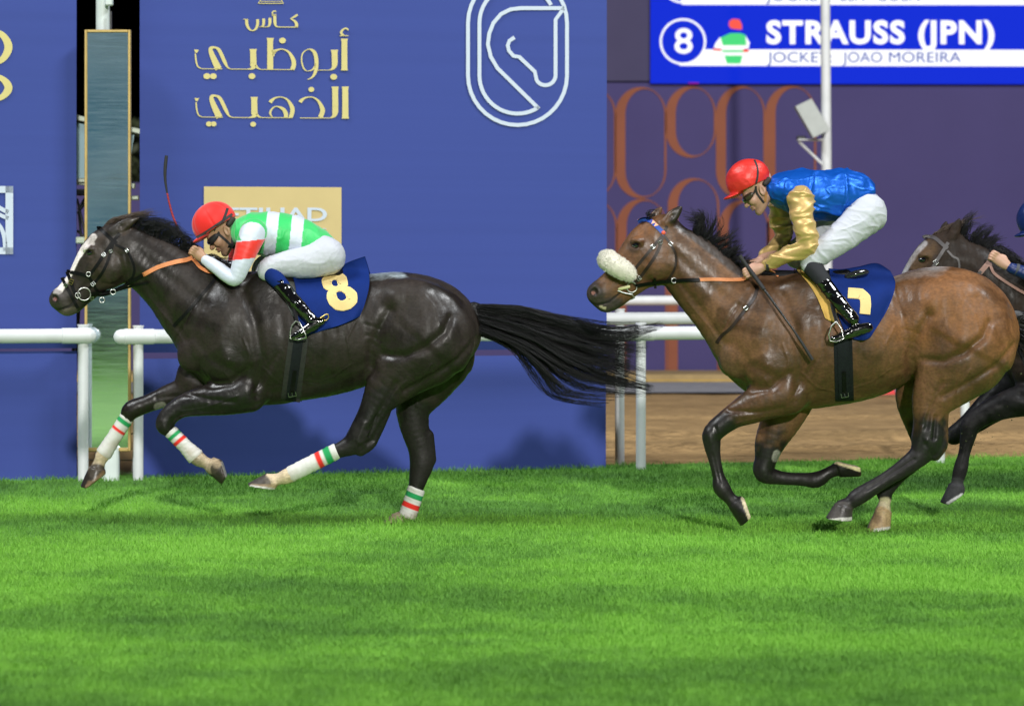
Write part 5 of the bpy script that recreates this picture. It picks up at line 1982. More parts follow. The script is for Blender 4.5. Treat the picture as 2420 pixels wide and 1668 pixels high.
def fleece():
    d = horse2['d']
    f = SDF(W(1380, 700, d - .22), W(1515, 560, d + .2), .0045)
    nod = [(1486, 647, 17, -.122), (1472, 638, 22, -.125), (1448, 623, 22.5, -.118), (1438, 616, 22, -.07), (1436, 614, 22, 0), (1438, 616, 22, .07), (1448, 623, 22.5, .118), (1480, 644, 18, .125)]
    f.chain([(*W(x, y, d + yo), r * d / F, 1.0) for x, y, r, yo in nod], .01)
    V, Q = f.mesh(2)
    N = normals(V, Q)
    V += N * (.0006 * vnoise(V, 150, 2, 2) + .0011 * vnoise(V, 45, 8, 2))[:, None]
    fl = link('noseband_fleece', np_mesh('noseband_fleece', V, Q), M_FLEECE, b2)
    st = []
    N = normals(V, Q)
    for i in _rf.sample(range(len(V)), min(len(V), 7000)):
        p, n_ = Vector(V[i]), Vector(N[i])
        j = Vector((_rf.gauss(0, 1), _rf.gauss(0, 1), _rf.gauss(0, 1))) * .0028
        st.append([p - n_ * .002, p + n_ * .003 + j * .5, p + n_ * .005 + j * 1.3])
    hair('fleece_pile', st, .0013, M_FLEECE, fl, 4, .5)
    mb = MB()
    y0 = yface(horse2, 1475, 680) - .012
    mb.tube([W(1461, 684, y0), W(1466, 682, y0), W(1484, 678, y0), W(1489, 677, y0)], [.006, .010, .010, .007], 10)
    mb.build('bit_guard', material('cream_rubber', S(215, 210, 160), rough=.5), b2, smooth=True)
    mb = MB()
    mb.tube([W(1460, 687, y0), W(1478, 693, y0), W(1494, 696, y0), W(1500, 704, y0), W(1490, 708, y0 + .01)], .0035, 8)
    mb.build('bit_lever', M_STEEL, b2, smooth=True)


fleece()

b3 = bridle(horse3, 'grey leather bridle on the dark horse at the back, only partly in sight', [
    ('browband', [(2183, 562), (2190, 559), (2209, 562), (2228, 578), (2240, 587)], 8.5),
    ('cheek_strap', [(2241, 573), (2228, 594), (2214, 616), (2200, 640), (2180, 672)], 8),
    ('throat_strap', [(2239, 592), (2252, 606), (2264, 613), (2267, 633), (2262, 660)], 5),
], M_GREY_STRAP)
buckle(horse3, (2212, 620), .9, (10, 9), M_STEEL, b3)
ring_part('bit_ring', horse3, horse3['hp'](199, 695), 14, .0035, M_STEEL, b3)


def reins(cfg, label, parts):
    e = empty('reins', W(*parts[0][1][0][:2], cfg['d']))
    tag(e, label, 'reins', 'reins held by the jockeys')
    for name, pts, w, m in parts:
        strap(name, cfg['bvh'], pts, w, m, e, off=.014, thick=.005, d0=cfg['d'] - .12)
    return e


r1 = reins(horse1, 'black reins with a wide orange grip running to the first jockey', [
    ('rein_strap', [(214, 695), (240, 692), (264, 688), (288, 679), (312, 665), (341, 649)], 8.5, M_TACK),
    ('rein_grip', [(338, 650), (374, 631), (414, 619), (440, 614), (455, 608)], 10, M_GRIP),
    ('rein_grip', [(456, 612), (462, 618), (473, 631), (492, 641), (520, 646)], 8, M_GRIP),
    ('martingale_strap', [(222, 698), (250, 697), (285, 684), (335, 671), (350, 668)], 5.5, M_TACK)])
ring_part('martingale_ring', horse1, (267, 690), 6, .003, M_STEEL, r1)
ring_part('martingale_ring', horse1, (241, 709), 6, .003, M_STEEL, r1)
r2 = reins(horse2, 'black reins with a narrow orange grip running to the jockey in blue', [
    ('rein_strap', [(1502, 676), (1525, 672), (1548, 669), (1590, 664), (1655, 661)], 8.5, M_TACK),
    ('rein_grip', [(1652, 661), (1686, 660), (1723, 661), (1752, 660), (1766, 655)], 8, M_GRIP),
    ('rein_grip', [(1806, 632), (1822, 640), (1840, 652)], 6, M_GRIP)])
ring_part('martingale_ring', horse2, (1593, 663), 6, .003, M_STEEL, r2)
strap('rein_stopper', horse2['bvh'], [(1547, 658), (1549, 682)], 6, M_TACK, r2, off=.022, thick=.008, d0=15.78)
r3 = reins(horse3, 'reins with a dusty pink grip held by the jockey at the right edge', [
    ('rein_strap', [(2306, 654), (2312, 648), (2319, 641)], 8, M_GREY_STRAP),
    ('rein_grip', [(2316, 645), (2328, 631), (2338, 619)], 12, M_PINKGRIP),
    ('rein_strap', [(2340, 622), (2344, 636), (2352, 648), (2380, 668), (2420, 692), (2450, 705)], 6.5, M_PINKGRIP)])


def single(name, cfg, label, cat, group, pts, w, m, both=True, **kw):
    o = empty(name, W(*pts[-1][:2], cfg['d']))
    strap('strap', cfg['bvh'], pts, w, m, o, d0=cfg['d'] - .2, far_plane=(cfg['d'] - 17.0) if both else None, **kw)
    tag(o, label, cat, group)
    return o


bp1 = single('breastplate_strap', horse1, 'thin black strap across the chest of the leading dark horse', 'strap', 'breastplate straps', [(512, 652), (498, 672), (470, 705), (440, 740), (420, 760), (410, 772)], 8, M_TACK)
bp2 = single('breastplate_strap', horse2, 'thin brown buckled strap across the chest of the bay horse', 'strap', 'breastplate straps', [(1790, 674), (1784, 700), (1764, 728), (1729, 773), (1706, 793), (1693, 811)], 8, M_TACK_BROWN)
buckle(horse2, (1763, 728), .9, (8, 9), M_STEEL, bp2)

M_GIRTH = material('girth_web', (0.011, 0.014, 0.016), rough=.8, spec=.15, var=.2, vscale=50, bump=.3, bscale=120, bdist=.003)
M_GIRTH_EDGE = material('girth_edge', (0.036, 0.038, 0.035), rough=.85, spec=.15, var=.15, vscale=40)


def girth(cfg, label, top, bot, w, edge_m, buckle_at):
    e = empty('girth', W(*bot, cfg['d']))
    tag(e, label, 'girth', 'saddle girths')
    n = 8
    P = [(top[0] + (bot[0] - top[0]) * i / n, top[1] + (bot[1] - top[1]) * i / n) for i in range(n + 1)]
    fp = cfg['d'] - 17.0
    strap('girth_web', cfg['bvh'], P, w, M_GIRTH_EDGE if edge_m else M_GIRTH, e, off=.006, thick=.008, far_plane=fp, smooth=2, across=6)
    strap('girth_band', cfg['bvh'], P, w * (.5 if edge_m else .62), M_GIRTH, e, off=.012, thick=.008, far_plane=fp, smooth=2, across=4)
    strap('girth_billet', cfg['bvh'], [(buckle_at[0] + (top[0] - bot[0]) * .35, buckle_at[1] + (top[1] - bot[1]) * .35), buckle_at], w * .22, M_TACK, e, off=.018, thick=.006)
    buckle(cfg, buckle_at, 1.4, (w * .38, w * .38), M_STEEL, e)


girth(horse1, 'grey elastic girth round the belly of the dark leading horse', (706, 798), (686, 948), 46, True, (690, 928))
girth(horse2, 'black elastic girth round the belly of the bay horse', (1992, 798), (1996, 948), 44, False, (1996, 930))


def bandage(cfg, label, a, b, ra, rb, yo, stripes):
    """white exercise bandage round a cannon bone, green and red bands near the top"""
    d = cfg['d'] + yo
    A, B = W(*a, d), W(*b, d)
    n, m_ = 30, 28
    ax = (B - A)
    L = float(ax.length)
    ax.normalize()
    u_ = Vector((0, 1, 0))
    v_ = ax.cross(u_).normalized()
    V, Cc, Q = [], [], []
    for i in range(n + 1):
        t = i / n
        r = float((ra + (rb - ra) * sstep(.55, 1, t)) * d / F)
        if i in (0, n):
            r *= .93
        for k in range(m_):
            an = 2 * PI * k / m_
            rr = float(r) * (1 + .018 * math.sin(t * 60 + an) + .012 * math.sin(t * 23 - 2 * an + 1)) + .0012 * math.sin(7 * an + 40 * t)
            V.append(A + ax * (L * t + .003 * math.sin(an)) + rr * (math.cos(an) * u_ * .9 + math.sin(an) * v_))
            c = np.array((.64, .635, .61))
            dirt = max(0, vnoise(np.array([V[-1]]), 25, 4)[0] + (t - .55) * 1.2) * (.75 if math.sin(an) > -.3 else .3)
            c = c * (1 - min(.65, dirt * .6)) + np.array((.30, .20, .10)) * min(.65, dirt * .6)
            if stripes[0] < t < stripes[1]:
                c = np.array(S(30, 150, 85))
            if stripes[2] < t < stripes[3]:
                c = np.array(S(225, 45, 35))
            Cc.append(c)
    for i in range(n):
        for k in range(m_):
            k2 = (k + 1) % m_
            Q.append((i * m_ + k, i * m_ + k2, (i + 1) * m_ + k2, (i + 1) * m_ + k))
    me = np_mesh('leg_bandage', np.array([tuple(v) for v in V]), np.array(Q))
    set_col(me, np.array(Cc))
    o = link("leg_bandage", me, M_BAND, None, B)
    tag(o, label, 'bandage', 'white leg bandages of the leading horse')


M_BAND = material('bandage_cotton', (0, 0, 0), rough=.9, attr='Col', bump=.5, bscale=60, bdist=.004, stretch=(1, 1, 1))
bandage(horse1, 'striped white bandage on the front leg stretched farthest forward', (301, 984), (244, 1074), 17.5, 19.5, .12, (.07, .20, .30, .40))
bandage(horse1, 'striped white bandage on the front leg bent under the chest', (402, 1018), (464, 1081), 17, 21, -.13, (.10, .22, .30, .41))
bandage(horse1, 'striped muddy bandage on the hind leg swinging forward under the belly', (797, 1065), (684, 1122), 19.5, 19.5, -.15, (.12, .24, .31, .43))
bandage(horse1, 'striped white bandage on the hind leg planted upright in the grass', (985, 1152), (962, 1222), 21, 21.5, .15, (.18, .36, .50, .68))

# crumbs of turf thrown up by the rear horses
mb = MB()
_rt = random.Random(8)
for i in range(60):
    px, py = _rt.gauss(2290, 55), _rt.gauss(985, 55)
    if px > 2418 or py > 1090:
        continue
    c = W(px, py, 16.6 + _rt.uniform(-.35, .35))
    s_ = _rt.uniform(.003, .008)
    A = [Vector((_rt.uniform(-1, 1), _rt.uniform(-1, 1), _rt.uniform(-1, 1))) * s_ for k in range(4)]
    mb.add([c + a for a in A], [(0, 1, 2), (0, 2, 3), (0, 3, 1), (1, 3, 2)])
tag(mb.build('flying_turf', material('turf_crumb', (.05, .06, .02), rough=.9)), kind='stuff')
# ------------------------------------------------------------------ jockeys, saddles, number cloths, whips
M_SKIN = material('skin', (0, 0, 0), rough=.48, spec=.45, attr='Col', var=.08, vscale=30, bump=.12, bscale=300, bdist=.001)
M_WHITE_CLOTH = material('white_breeches', (.50, .52, .585), rough=.65, var=.03, vscale=8, bump=.4, bscale=9, bdetail=2, bdist=.008, stretch=(1, 1, 2.2), aniso2=(26, .35, .8))
M_BOOT = material('patent_boot', (.004, .004, .005), rough=.13, spec=.7, coat=1.0, coat_rough=.05, bump=.35, bscale=26, bdetail=1, bdist=.008, stretch=(.7, 1, 1.6))
M_NAVY = material('navy_cloth', S(10, 38, 104), rough=.8, spec=.15, var=.08, vscale=10, bump=.5, bscale=9, bdist=.012, stretch=(1, 1, .7), aniso2=(24, .3, .6))
M_NUM = material('number_felt', S(214, 190, 128), rough=.85, var=.06, vscale=14, bump=.3, bscale=14, bdist=.006)
M_NUM_EDGE = material('number_piping', S(236, 214, 140), rough=.7)
M_LENS = material('goggle_lens', (.012, .012, .012), rough=.06, spec=.7, coat=1.0)
M_BLACKFAB = material('black_elastic', (.016, .016, .019), rough=.7, bump=.2, bscale=150, bdist=.002)


def cut(f, p, n):
    n = np.array(n, np.float32)
    n /= np.linalg.norm(n)
    P = (f.ax[0].reshape(-1, 1, 1) - np.float32(p[0])) * n[0] + (f.ax[1].reshape(1, -1, 1) - np.float32(p[1])) * n[1] + (f.ax[2].reshape(1, 1, -1) - np.float32(p[2])) * n[2]
    f.f = np.maximum(f.f, P.astype(np.float32))


def jconv(nodes, d):
    return [(*W(n[0], n[1], d + n[4]), n[2] * (d + n[4]) / F, n[3]) for n in nodes]


def sdf_box(chains, d, h, pad=30):
    xs = [n[0] for c in chains for n in c]
    ys = [n[1] for c in chains for n in c]
    rr = max(n[2] for c in chains for n in c) + pad
    yo = [n[4] for c in chains for n in c]
    rq = max(n[2] * n[3] for c in chains for n in c) * d / F + pad * d / F
    a, b = W(min(xs) - rr, max(ys) + rr, d), W(max(xs) + rr, min(ys) - rr, d)
    yc = d - 17
    return SDF((a.x, yc + min(yo) - rq, a.z), (b.x, yc + max(yo) + rq, b.z), h)


def garment(name, chains, d, m, parent, h=.005, k=.012, folds=(), colour=None, after=None, smooth=2, kin=.012):
    f = sdf_box(chains, d, h)
    for c in chains:
        f.chain(jconv(c, d), k)
    if after:
        after(f)
    V, Q = f.mesh(smooth)
    N = normals(V, Q)
    for (amp, sc, st, seed) in folds:
        V = V + N * (amp * (ridge(V * np.array(st), sc, seed - 100) if seed >= 100 else vnoise(V * np.array(st), sc, seed, 2)))[:, None]
    me = np_mesh(name, V, Q)
    if colour is not None:
        set_col(me, colour(V, project(V)))
    o = link(name, me, m, parent)
    return o, V, Q


def far(chain, dx=0, dy=0):
    return [(n[0] + dx, n[1] + dy, n[2], n[3], -n[4]) for n in chain]


def hand_nodes(wr, kn, s_, yo, sg, curl=1.0):
    """palm and five bent fingers; wr, kn: wrist and knuckle centre in photo pixels, s_: pixels per cm; sg=-1 for the near hand"""
    a, b = np.array(wr, float), np.array(kn, float)
    t = (b - a) / np.linalg.norm(b - a)
    p = np.array([t[1], -t[0]])                    # across the knuckles, upwards
    if p[1] > 0:
        p = -p
    out = [[(*(a - t * 2 * s_), 2.6 * s_, .8, yo), (*(a + t * .5 * s_), 2.6 * s_, .8, yo), (*(a + t * 4 * s_), 3.6 * s_, .55, yo), (*(b - t * .6 * s_), 3.5 * s_, .5, yo)]]
    for i in range(4):
        o = (1.5 - i) * 1.75 * s_
        L = (1.0, 1.1, 1.03, .82)[i]
        K = b + p * o * .95
        r = (1.0, 1.0, .96, .84)[i] * .92 * s_
        y0 = yo + sg * .012
        out.append([(*(K - t * 1.2 * s_), r * 1.05, 1, yo), (*K, r * 1.08, 1, y0), (*(K + t * 2.0 * s_ * L + p * (-.25) * s_), r, 1, y0 + .004 * sg), (*(K + t * 2.5 * s_ * L - p * .9 * s_), r * .92, 1, y0 - sg * .020),
                    (*(K + t * .9 * s_ * L - p * .9 * s_), r * .85, 1, y0 - sg * .034)])
    T0 = a + t * 3.0 * s_ + p * 1.9 * s_
    out.append([(*T0, 1.3 * s_, 1, yo - sg * .01), (*(T0 + t * 2.4 * s_ + p * 1.6 * s_), 1.15 * s_, 1, yo - sg * .02), (*(T0 + t * 5.0 * s_ + p * 1.0 * s_), .95 * s_, 1, yo - sg * .02), (*(T0 + t * 6.2 * s_ + p * .2 * s_), .8 * s_, 1, yo - sg * .018)])
    return out


def build_jockey(c):
    d = c['d']
    yc = d - 17
    fx, ux, cm, org = np.array(c['f']), np.array(c['u']), c['cm'], np.array(c['org'], float)

    def hp(a, b):
        q = org + cm * (a * fx + b * ux)
        return float(q[0]), float(q[1])

    def hn(a, b, lat, r, q=1.0):
        x, y = hp(a, b)
        return (x, y, r * cm, q, lat / 100.0)
    arms = c['arm_near'], c['arm_far']
    legs = c['leg_near'], c['leg_far']
    chains = [c['spine']] + [[(n[0], n[1], n[2] * .72, n[3], n[4]) for n in a] for a in arms + legs]
    hands = hand_nodes(*c['hand_near'], -1) + hand_nodes(*c['hand_far'], 1)
    allc = chains + hands + [[hn(0, 12, 0, 9), hn(10, -10, 0, 3)]]
    f = sdf_box(allc, d, .0042, 12)
    for q in chains:
        f.chain(jconv(q, d), .02)
    for i, q in enumerate(hands):
        f.chain(jconv(q, d), .004 if i % 6 else .01, n=3)
    u = cm * d / F * 1.0                           # metres per head centimetre
    rot = math.atan2(-fx[1], fx[0])

    def he(a, b, lat, r, k=.008, mode='add', dr=0.0):
        x, y = hp(a, b)
        p = W(x, y, d + lat / 100)
        f.ell((p.x, yc + lat / 100, p.z), (r[0] * u, r[1] * .01, r[2] * u), k, mode, rot + dr)

    def hc(L, k=.008, mode='add'):
        f.chain([(*W(*hp(a, b), d + lat / 100), r * u, q) for a, b, lat, r, q in L], k, mode)
    f.chain(jconv(c['neck'], d), .02)
    he(.3, 4.6, 0, (9.4, 7.4, 8.0), .02)                                   # skull
    he(4.5, -2.0, 0, (5.2, 5.6, 7.0), .02)                                 # face
    hc([(-.5, -5.0, -4.6, 2.2, 1), (3.5, -8.2, -3.4, 2.0, 1), (7.4, -9.6, 0, 2.2, 1.2), (3.5, -8.2, 3.4, 2.0, 1), (-.5, -5.0, 4.6, 2.2, 1)], .02)   # jaw
    hc([(8.6, 1.3, -3.6, 1.3, 1), (9.4, 1.5, 0, 1.2, 1), (8.6, 1.3, 3.6, 1.3, 1)], .012)    # brow
    hc([(9.2, .4, 0, .9, .9), (10.3, -1.6, 0, 1.0, .9), (11.3, -3.3, 0, 1.25, 1.0)], .006)    # nose
    for sg in (-1, 1):
        he(10.1, -3.6, sg * 1.3, (1.1, .8, .8), .004)                      # nostril wing
        he(6.6, -2.8, sg * 4.2, (2.6, 2.0, 2.4), .015)                     # cheekbone
        he(9.0, -.3, sg * 3.1, (1.2, 1.5, 1.1), .008, 'sub')               # eye socket
        he(8.3, -.4, sg * 3.1, (1.2, 1.2, 1.1), .003)                      # eye
        he(-.6, -1.2, sg * 7.0, (1.8, .9, 3.1), .004, dr=-.25)             # ear
        he(-.4, -1.0, sg * 7.9, (1.0, .6, 2.0), .003, 'sub', dr=-.25)
    hc([(9.0, -5.6, -1.9, .6, 1), (9.9, -5.5, 0, .75, 1), (9.0, -5.6, 1.9, .6, 1)], .005)
    hc([(8.8, -6.8, -1.7, .6, 1), (9.7, -6.9, 0, .8, 1), (8.8, -6.8, 1.7, .6, 1)], .005)
    hc([(8.9, -6.2, -2.4, .35, 1), (10.4, -6.2, 0, .35, 1), (8.9, -6.2, 2.4, .35, 1)], .003, 'sub')
    V, Q = f.mesh(1)
    P = project(V)
    C = np.tile(np.array(c['skin']), (len(V), 1)) * (1 + .06 * vnoise(V, 40, 3))[:, None]
    lip = 1 - sstep(.4 * cm, 1.0 * cm, pdist(P, [hp(8.8, -5.7), hp(9.8, -6.2), hp(8.8, -6.9)]))
    C = C * (1 - .35 * lip[:, None]) + np.array((.30, .09, .08)) * .35 * lip[:, None]
    brow = (1 - sstep(.3 * cm, .8 * cm, pdist(P, [hp(8.2, 1.5), hp(9.6, 1.3)]))) * .8
    beard = (1 - sstep(1.5 * cm, 4 * cm, pdist(P, [hp(0, -6), hp(4, -9), hp(8, -9)]))) * c.get('beard', .2)
    for w, col in ((brow, (.02, .014, .01)), (beard, (.10, .075, .06))):
        C = C * (1 - w[:, None]) + np.array(col) * w[:, None]
    me = np_mesh('person', V, Q)
    set_col(me, C)
    o = link('person', me, M_SKIN, None, W(*c['seat'], d))
    tag(o, c['label'], 'person', 'jockeys')
    bv = bvh_of(V, Q)
    # hair at the nape
    garment('hair', [[hn(-6.6, .6, -3, 1.3), hn(-7.0, 1.0, 0, 1.3), hn(-6.6, .6, 3, 1.3)], [hn(-3.5, 1.0, -6.6, 1.5), hn(-6, 1.6, -5.2, 2.0)], [hn(-3.5, 1.0, 6.6, 1.5), hn(-6, 1.6, 5.2, 2.0)]], d,
            material('dark_hair', (.02, .014, .01), rough=.7, bump=.6, bscale=120, bdist=.004), o, h=.004, k=.006)
    # helmet with silk cover
    hx, hy, r1, r2, r3 = c['helmet']
    bx, by = c['brim']
    p = W(hx, hy, d)
    ang = math.atan2(-by, bx)
    k = d / F
    f = SDF((p.x - .2, yc - .16, p.z - .2), (p.x + .2, yc + .16, p.z + .2), .004)
    f.ell((p.x, yc, p.z), (r1 * k, r3 * k, r2 * k), .001, rot=ang)
    q = W(*c['brim_pt'], d)
    cut(f, q, (-by, 0, -bx))
    a = W(*c['peak'], d)
    f.ell((a.x, yc, a.z), (27 * k, 32 * k, 5.5 * k), .014, rot=ang - .05)
    V2, Q2 = f.mesh(2)
    N2 = normals(V2, Q2)
    for (amp, sc, seed) in c['cap_folds']:
        V2 = V2 + N2 * (amp * vnoise(V2, sc, seed, 2))[:, None]
    if c.get('cap_seams'):                       # sewn panels
        ctr = np.array((p.x, yc, p.z))
        nrm = np.array((-by * -1, 0, bx))
        e1 = np.array((math.cos(ang), 0, math.sin(ang)))
        rel = V2 - ctr
        th = np.arctan2(rel[:, 1], rel @ e1)
        V2 = V2 - N2 * (.0022 * np.exp(-((np.mod(th, PI / 3) - PI / 6) / .07) ** 2))[:, None]
    hm = link('helmet', np_mesh('helmet', V2, Q2), c['m_cap'], o)
    hb = bvh_of(V2, Q2)
    for (pts, w, m) in c['cap_straps']:
        strap('helmet_strap', hb, pts, w, m, hm, off=.003, thick=.003, d0=d - .08, far_plane=yc)
    for (pts, w, m) in c['face_straps']:
        strap('chin_strap', bv, pts, w, m, hm, off=.004, thick=.004, d0=d - .07, far_plane=yc)
    # goggles
    def gn(r, rr):
        L = []
        for a_, b_, lat in [(6.2, .3, -6.3), (8.4, -.1, -5.0), (9.9, -.3, -2.6), (10.2, -.2, 0), (9.9, -.3, 2.6), (8.4, -.1, 5.0), (6.2, .3, 6.3)]:
            L.append(hn(a_ + r, b_, lat, rr if abs(lat) < 6 else rr * .7))
        return L
    gl, _, _ = garment('goggles', [gn(-.5, 1.95)], d, c['m_frame'], o, h=.004, k=.004)
    garment('lens', [gn(.12, 1.5)], d, M_LENS, gl, h=.004, k=.004)
    for (pts, w, m) in c['goggle_straps']:
        strap('goggle_strap', bv, pts, w, m, gl, off=.004, thick=.003, d0=d - .08, far_plane=yc)
    # clothes
    jer, _, _ = garment('jersey', c['jersey'], d, c['m_jersey'], o, .005, .03, c['folds'], c.get('jersey_col'))
    for s_ in c['sleeves']:
        garment('sleeve', s_, d, c['m_sleeve'], jer, .0045, .01, c['folds_sleeve'], c.get('sleeve_col'))
    garment('breeches', c['breeches'], d, M_WHITE_CLOTH, o, .005, .03, c['folds_breeches'])
    for bt in c['socks']:
        garment('sock', [bt], d, c['m_sock'], o, .0045, .01, [(.0008, 60, (1, 1, 1), 3)])
    for bt in c['boots']:
        def flat_sole(f):
            pass
        garment('boot', bt, d, M_BOOT, o, .0038, .012, [(.0014, 42, (.8, .5, 1.2), 105)])
    c['obj'], c['bvh'] = o, bv
    return o


def stripes1(V, P):
    """green and white hoops round the body"""
    w, g = np.array(S(200, 208, 224)), np.array(S(40, 190, 96))
    xs = P[:, 0] + (P[:, 1] - 500) * .11
    C = np.tile(g, (len(V), 1))
    for a, b in ((633, 661), (692, 721)):
        C[(xs > a) & (xs < b)] = w
    return C


def sleeve1(V, P):
    w, r = np.array(S(200, 208, 224)), np.array(S(232, 48, 40))
    yy = P[:, 1] + (P[:, 0] - 590) * .10
    C = np.tile(w, (len(V), 1))
    C[(yy > 569) & (yy < 611) & (P[:, 0] > 540)] = r
    C[(yy < 566) & (((P[:, 0] - 596) / 31) ** 2 + ((P[:, 1] - 552) / 27) ** 2 > 1)] = np.array(S(40, 190, 96))
    return C


def mirror_leg(L, dx, dy=0):
    return [(n[0] + dx, n[1] + dy, n[2], n[3], -n[4]) for n in L]


M_SILK1 = material('striped_silk', (0, 0, 0), rough=.5, attr='Col', bump=.55, bscale=7, bdist=.010, stretch=(1, 1, 1), aniso2=(20, .4, .8), sheen=.3)
M_CAP1 = material('red_cap', S(228, 38, 34), rough=.55, spec=.25, bump=.15, bscale=18, bdist=.004, sheen=.3)
M_BLUE_SATIN = material('blue_satin', S(14, 92, 200), rough=.42, spec=.4, metal=.5, bump=.4, bscale=10, bdetail=1.5, bdist=.016, stretch=(1, 1, 1.2), aniso2=(20, .4, 1.2))
M_GOLD_SATIN = material('gold_satin', S(204, 172, 112), rough=.44, spec=.45, bump=.25, bscale=12, bdetail=1, bdist=.010, stretch=(.8, 1, 2.0), metal=.4)
M_RED_SATIN = material('red_satin', S(230, 56, 50), rough=.42, spec=.45, metal=.3, bump=.35, bscale=14, bdetail=1.5, bdist=.012, aniso2=(30, .4, 1.2))
M_NAVY_SILK = material('navy_silk', S(14, 36, 92), rough=.42, bump=.7, bscale=12, bdist=.014, aniso2=(26, .4, 1.0))
M_GREYBAND = material('grey_elastic', (.045, .038, .045), rough=.7)
M_TAN = material('tan_pad', S(170, 120, 70), rough=.6)

arm1n = [(600, 548, 31, 1.0, -.175), (588, 575, 28.5, 1.0, -.21), (572, 620, 22, 1.0, -.235), (559, 655, 17.5, 1.0, -.24), (545, 656, 16.5, 1, -.235), (520, 638, 15.5, 1.0, -.19), (500, 624, 13.5, 1.0, -.15), (487, 615, 11.5, 1.0, -.125)]
arm1f = [(592, 546, 31, 1.0, .175), (576, 575, 27, 1.0, .20), (560, 610, 20, 1.0, .22), (548, 634, 17, 1.0, .22), (515, 626, 15, 1.0, .17), (486, 612, 11.5, 1.0, .12)]
leg1n = [(770, 606, 45, .95, -.085), (725, 619, 37, .95, -.13), (680, 624, 30.5, .95, -.165), (640, 632, 24.5, .95, -.185), (630, 643, 21, .95, -.19), (655, 668, 16, .95, -.225), (698, 713, 15, .9, -.285), (735, 755, 12, .9, -.325)]
boot1 = [[(660, 669, 16.5, .95, -.232), (684, 697, 16.5, .9, -.265), (712, 729, 15.5, .9, -.305), (737, 756, 13, .85, -.325)],
         [(761, 757, 10.5, .8, -.33), (740, 769, 12.5, .75, -.335), (714, 785, 11, .9, -.34), (694, 796, 8, 1.1, -.34)]]
j1 = dict(
    d=16.45, seat=(740, 640), skin=(.40, .225, .14), beard=.45,
    label='jockey crouched low in green and white hoops under a red cap',
    f=(-.78, .63), u=(-.63, -.78), cm=4.45, org=(531, 543),
    spine=[(590, 555, 34, 1.4, 0), (640, 560, 38, 1.3, 0), (700, 572, 38, 1.2, 0), (755, 598, 36, 1.2, 0)],
    neck=[(530, 550, 22, .9, 0), (550, 554, 23, 1.0, 0), (575, 556, 26, 1.3, 0)],
    arm_near=arm1n, arm_far=arm1f, leg_near=leg1n, leg_far=mirror_leg(leg1n, -14, -4),
    hand_near=((484, 613), (460, 594), 3.6, -.115), hand_far=((480, 608), (456, 590), 3.6, .07),
    helmet=(506, 526, 54, 48.5, 44), brim=(.846, -.533), brim_pt=(497, 549), peak=(478, 562), cap_folds=[(.0008, 30, 2)], cap_seams=True, m_cap=M_CAP1,
    cap_straps=[([(464, 562), (482, 552), (505, 537), (528, 521), (549, 506)], 6.5, M_GREYBAND), ([(515, 548), (524, 530), (532, 510), (538, 492)], 6.5, M_BLACKFAB)],
    face_straps=[([(516, 553), (528, 563), (541, 575), (553, 586)], 6, M_BLACKFAB), ([(552, 528), (553, 548), (549, 568), (552, 584)], 7, M_GREYBAND)],
    goggle_straps=[([(506, 566), (512, 560), (518, 548)], 5.5, M_BLACKFAB)], m_frame=M_BLACKFAB,
    jersey=[[(558, 552, 24, 1.15, 0), (588, 552, 45, 1.45, 0), (625, 553, 53, 1.35, 0), (670, 558, 56, 1.2, 0), (716, 573, 53, 1.15, 0), (752, 591, 46, 1.2, 0)]],
    m_jersey=M_SILK1, jersey_col=stripes1, folds=[(.003, 16, (1, 1, .6), 4), (.0032, 10, (1.5, 1, .6), 105), (.0018, 22, (1.4, 1, .8), 107)],
    sleeves=[[[(n[0], n[1], n[2] + 1.0, n[3], n[4]) for n in arm1n]], [[(n[0], n[1], n[2] + 1.0, n[3], n[4]) for n in arm1f]]],
    m_sleeve=M_SILK1, sleeve_col=sleeve1, folds_sleeve=[(.0016, 36, (1, 1, 1), 6)],
    breeches=[[(758, 596, 45, 1.25, 0), (774, 606, 42, 1.3, 0)], [(n[0], n[1], n[2] + 1.5, n[3], n[4]) for n in leg1n[:5]], [(n[0], n[1], n[2] + 1.5, n[3], n[4]) for n in mirror_leg(leg1n, -14, -4)[:5]]],
    folds_breeches=[(.0014, 20, (1, 1, 1.4), 8), (.0014, 15, (1, .7, 1.2), 109), (.0007, 40, (1, .8, 1), 111)],
    socks=[[(641, 646, 21.5, .97, -.20), (652, 659, 20, .97, -.215), (668, 676, 17.5, .95, -.236)]], m_sock=M_NAVY,
    boots=[boot1, [[(n[0] - 12, n[1], n[2], n[3], -n[4]) for n in q] for q in boot1]])
build_jockey(j1)

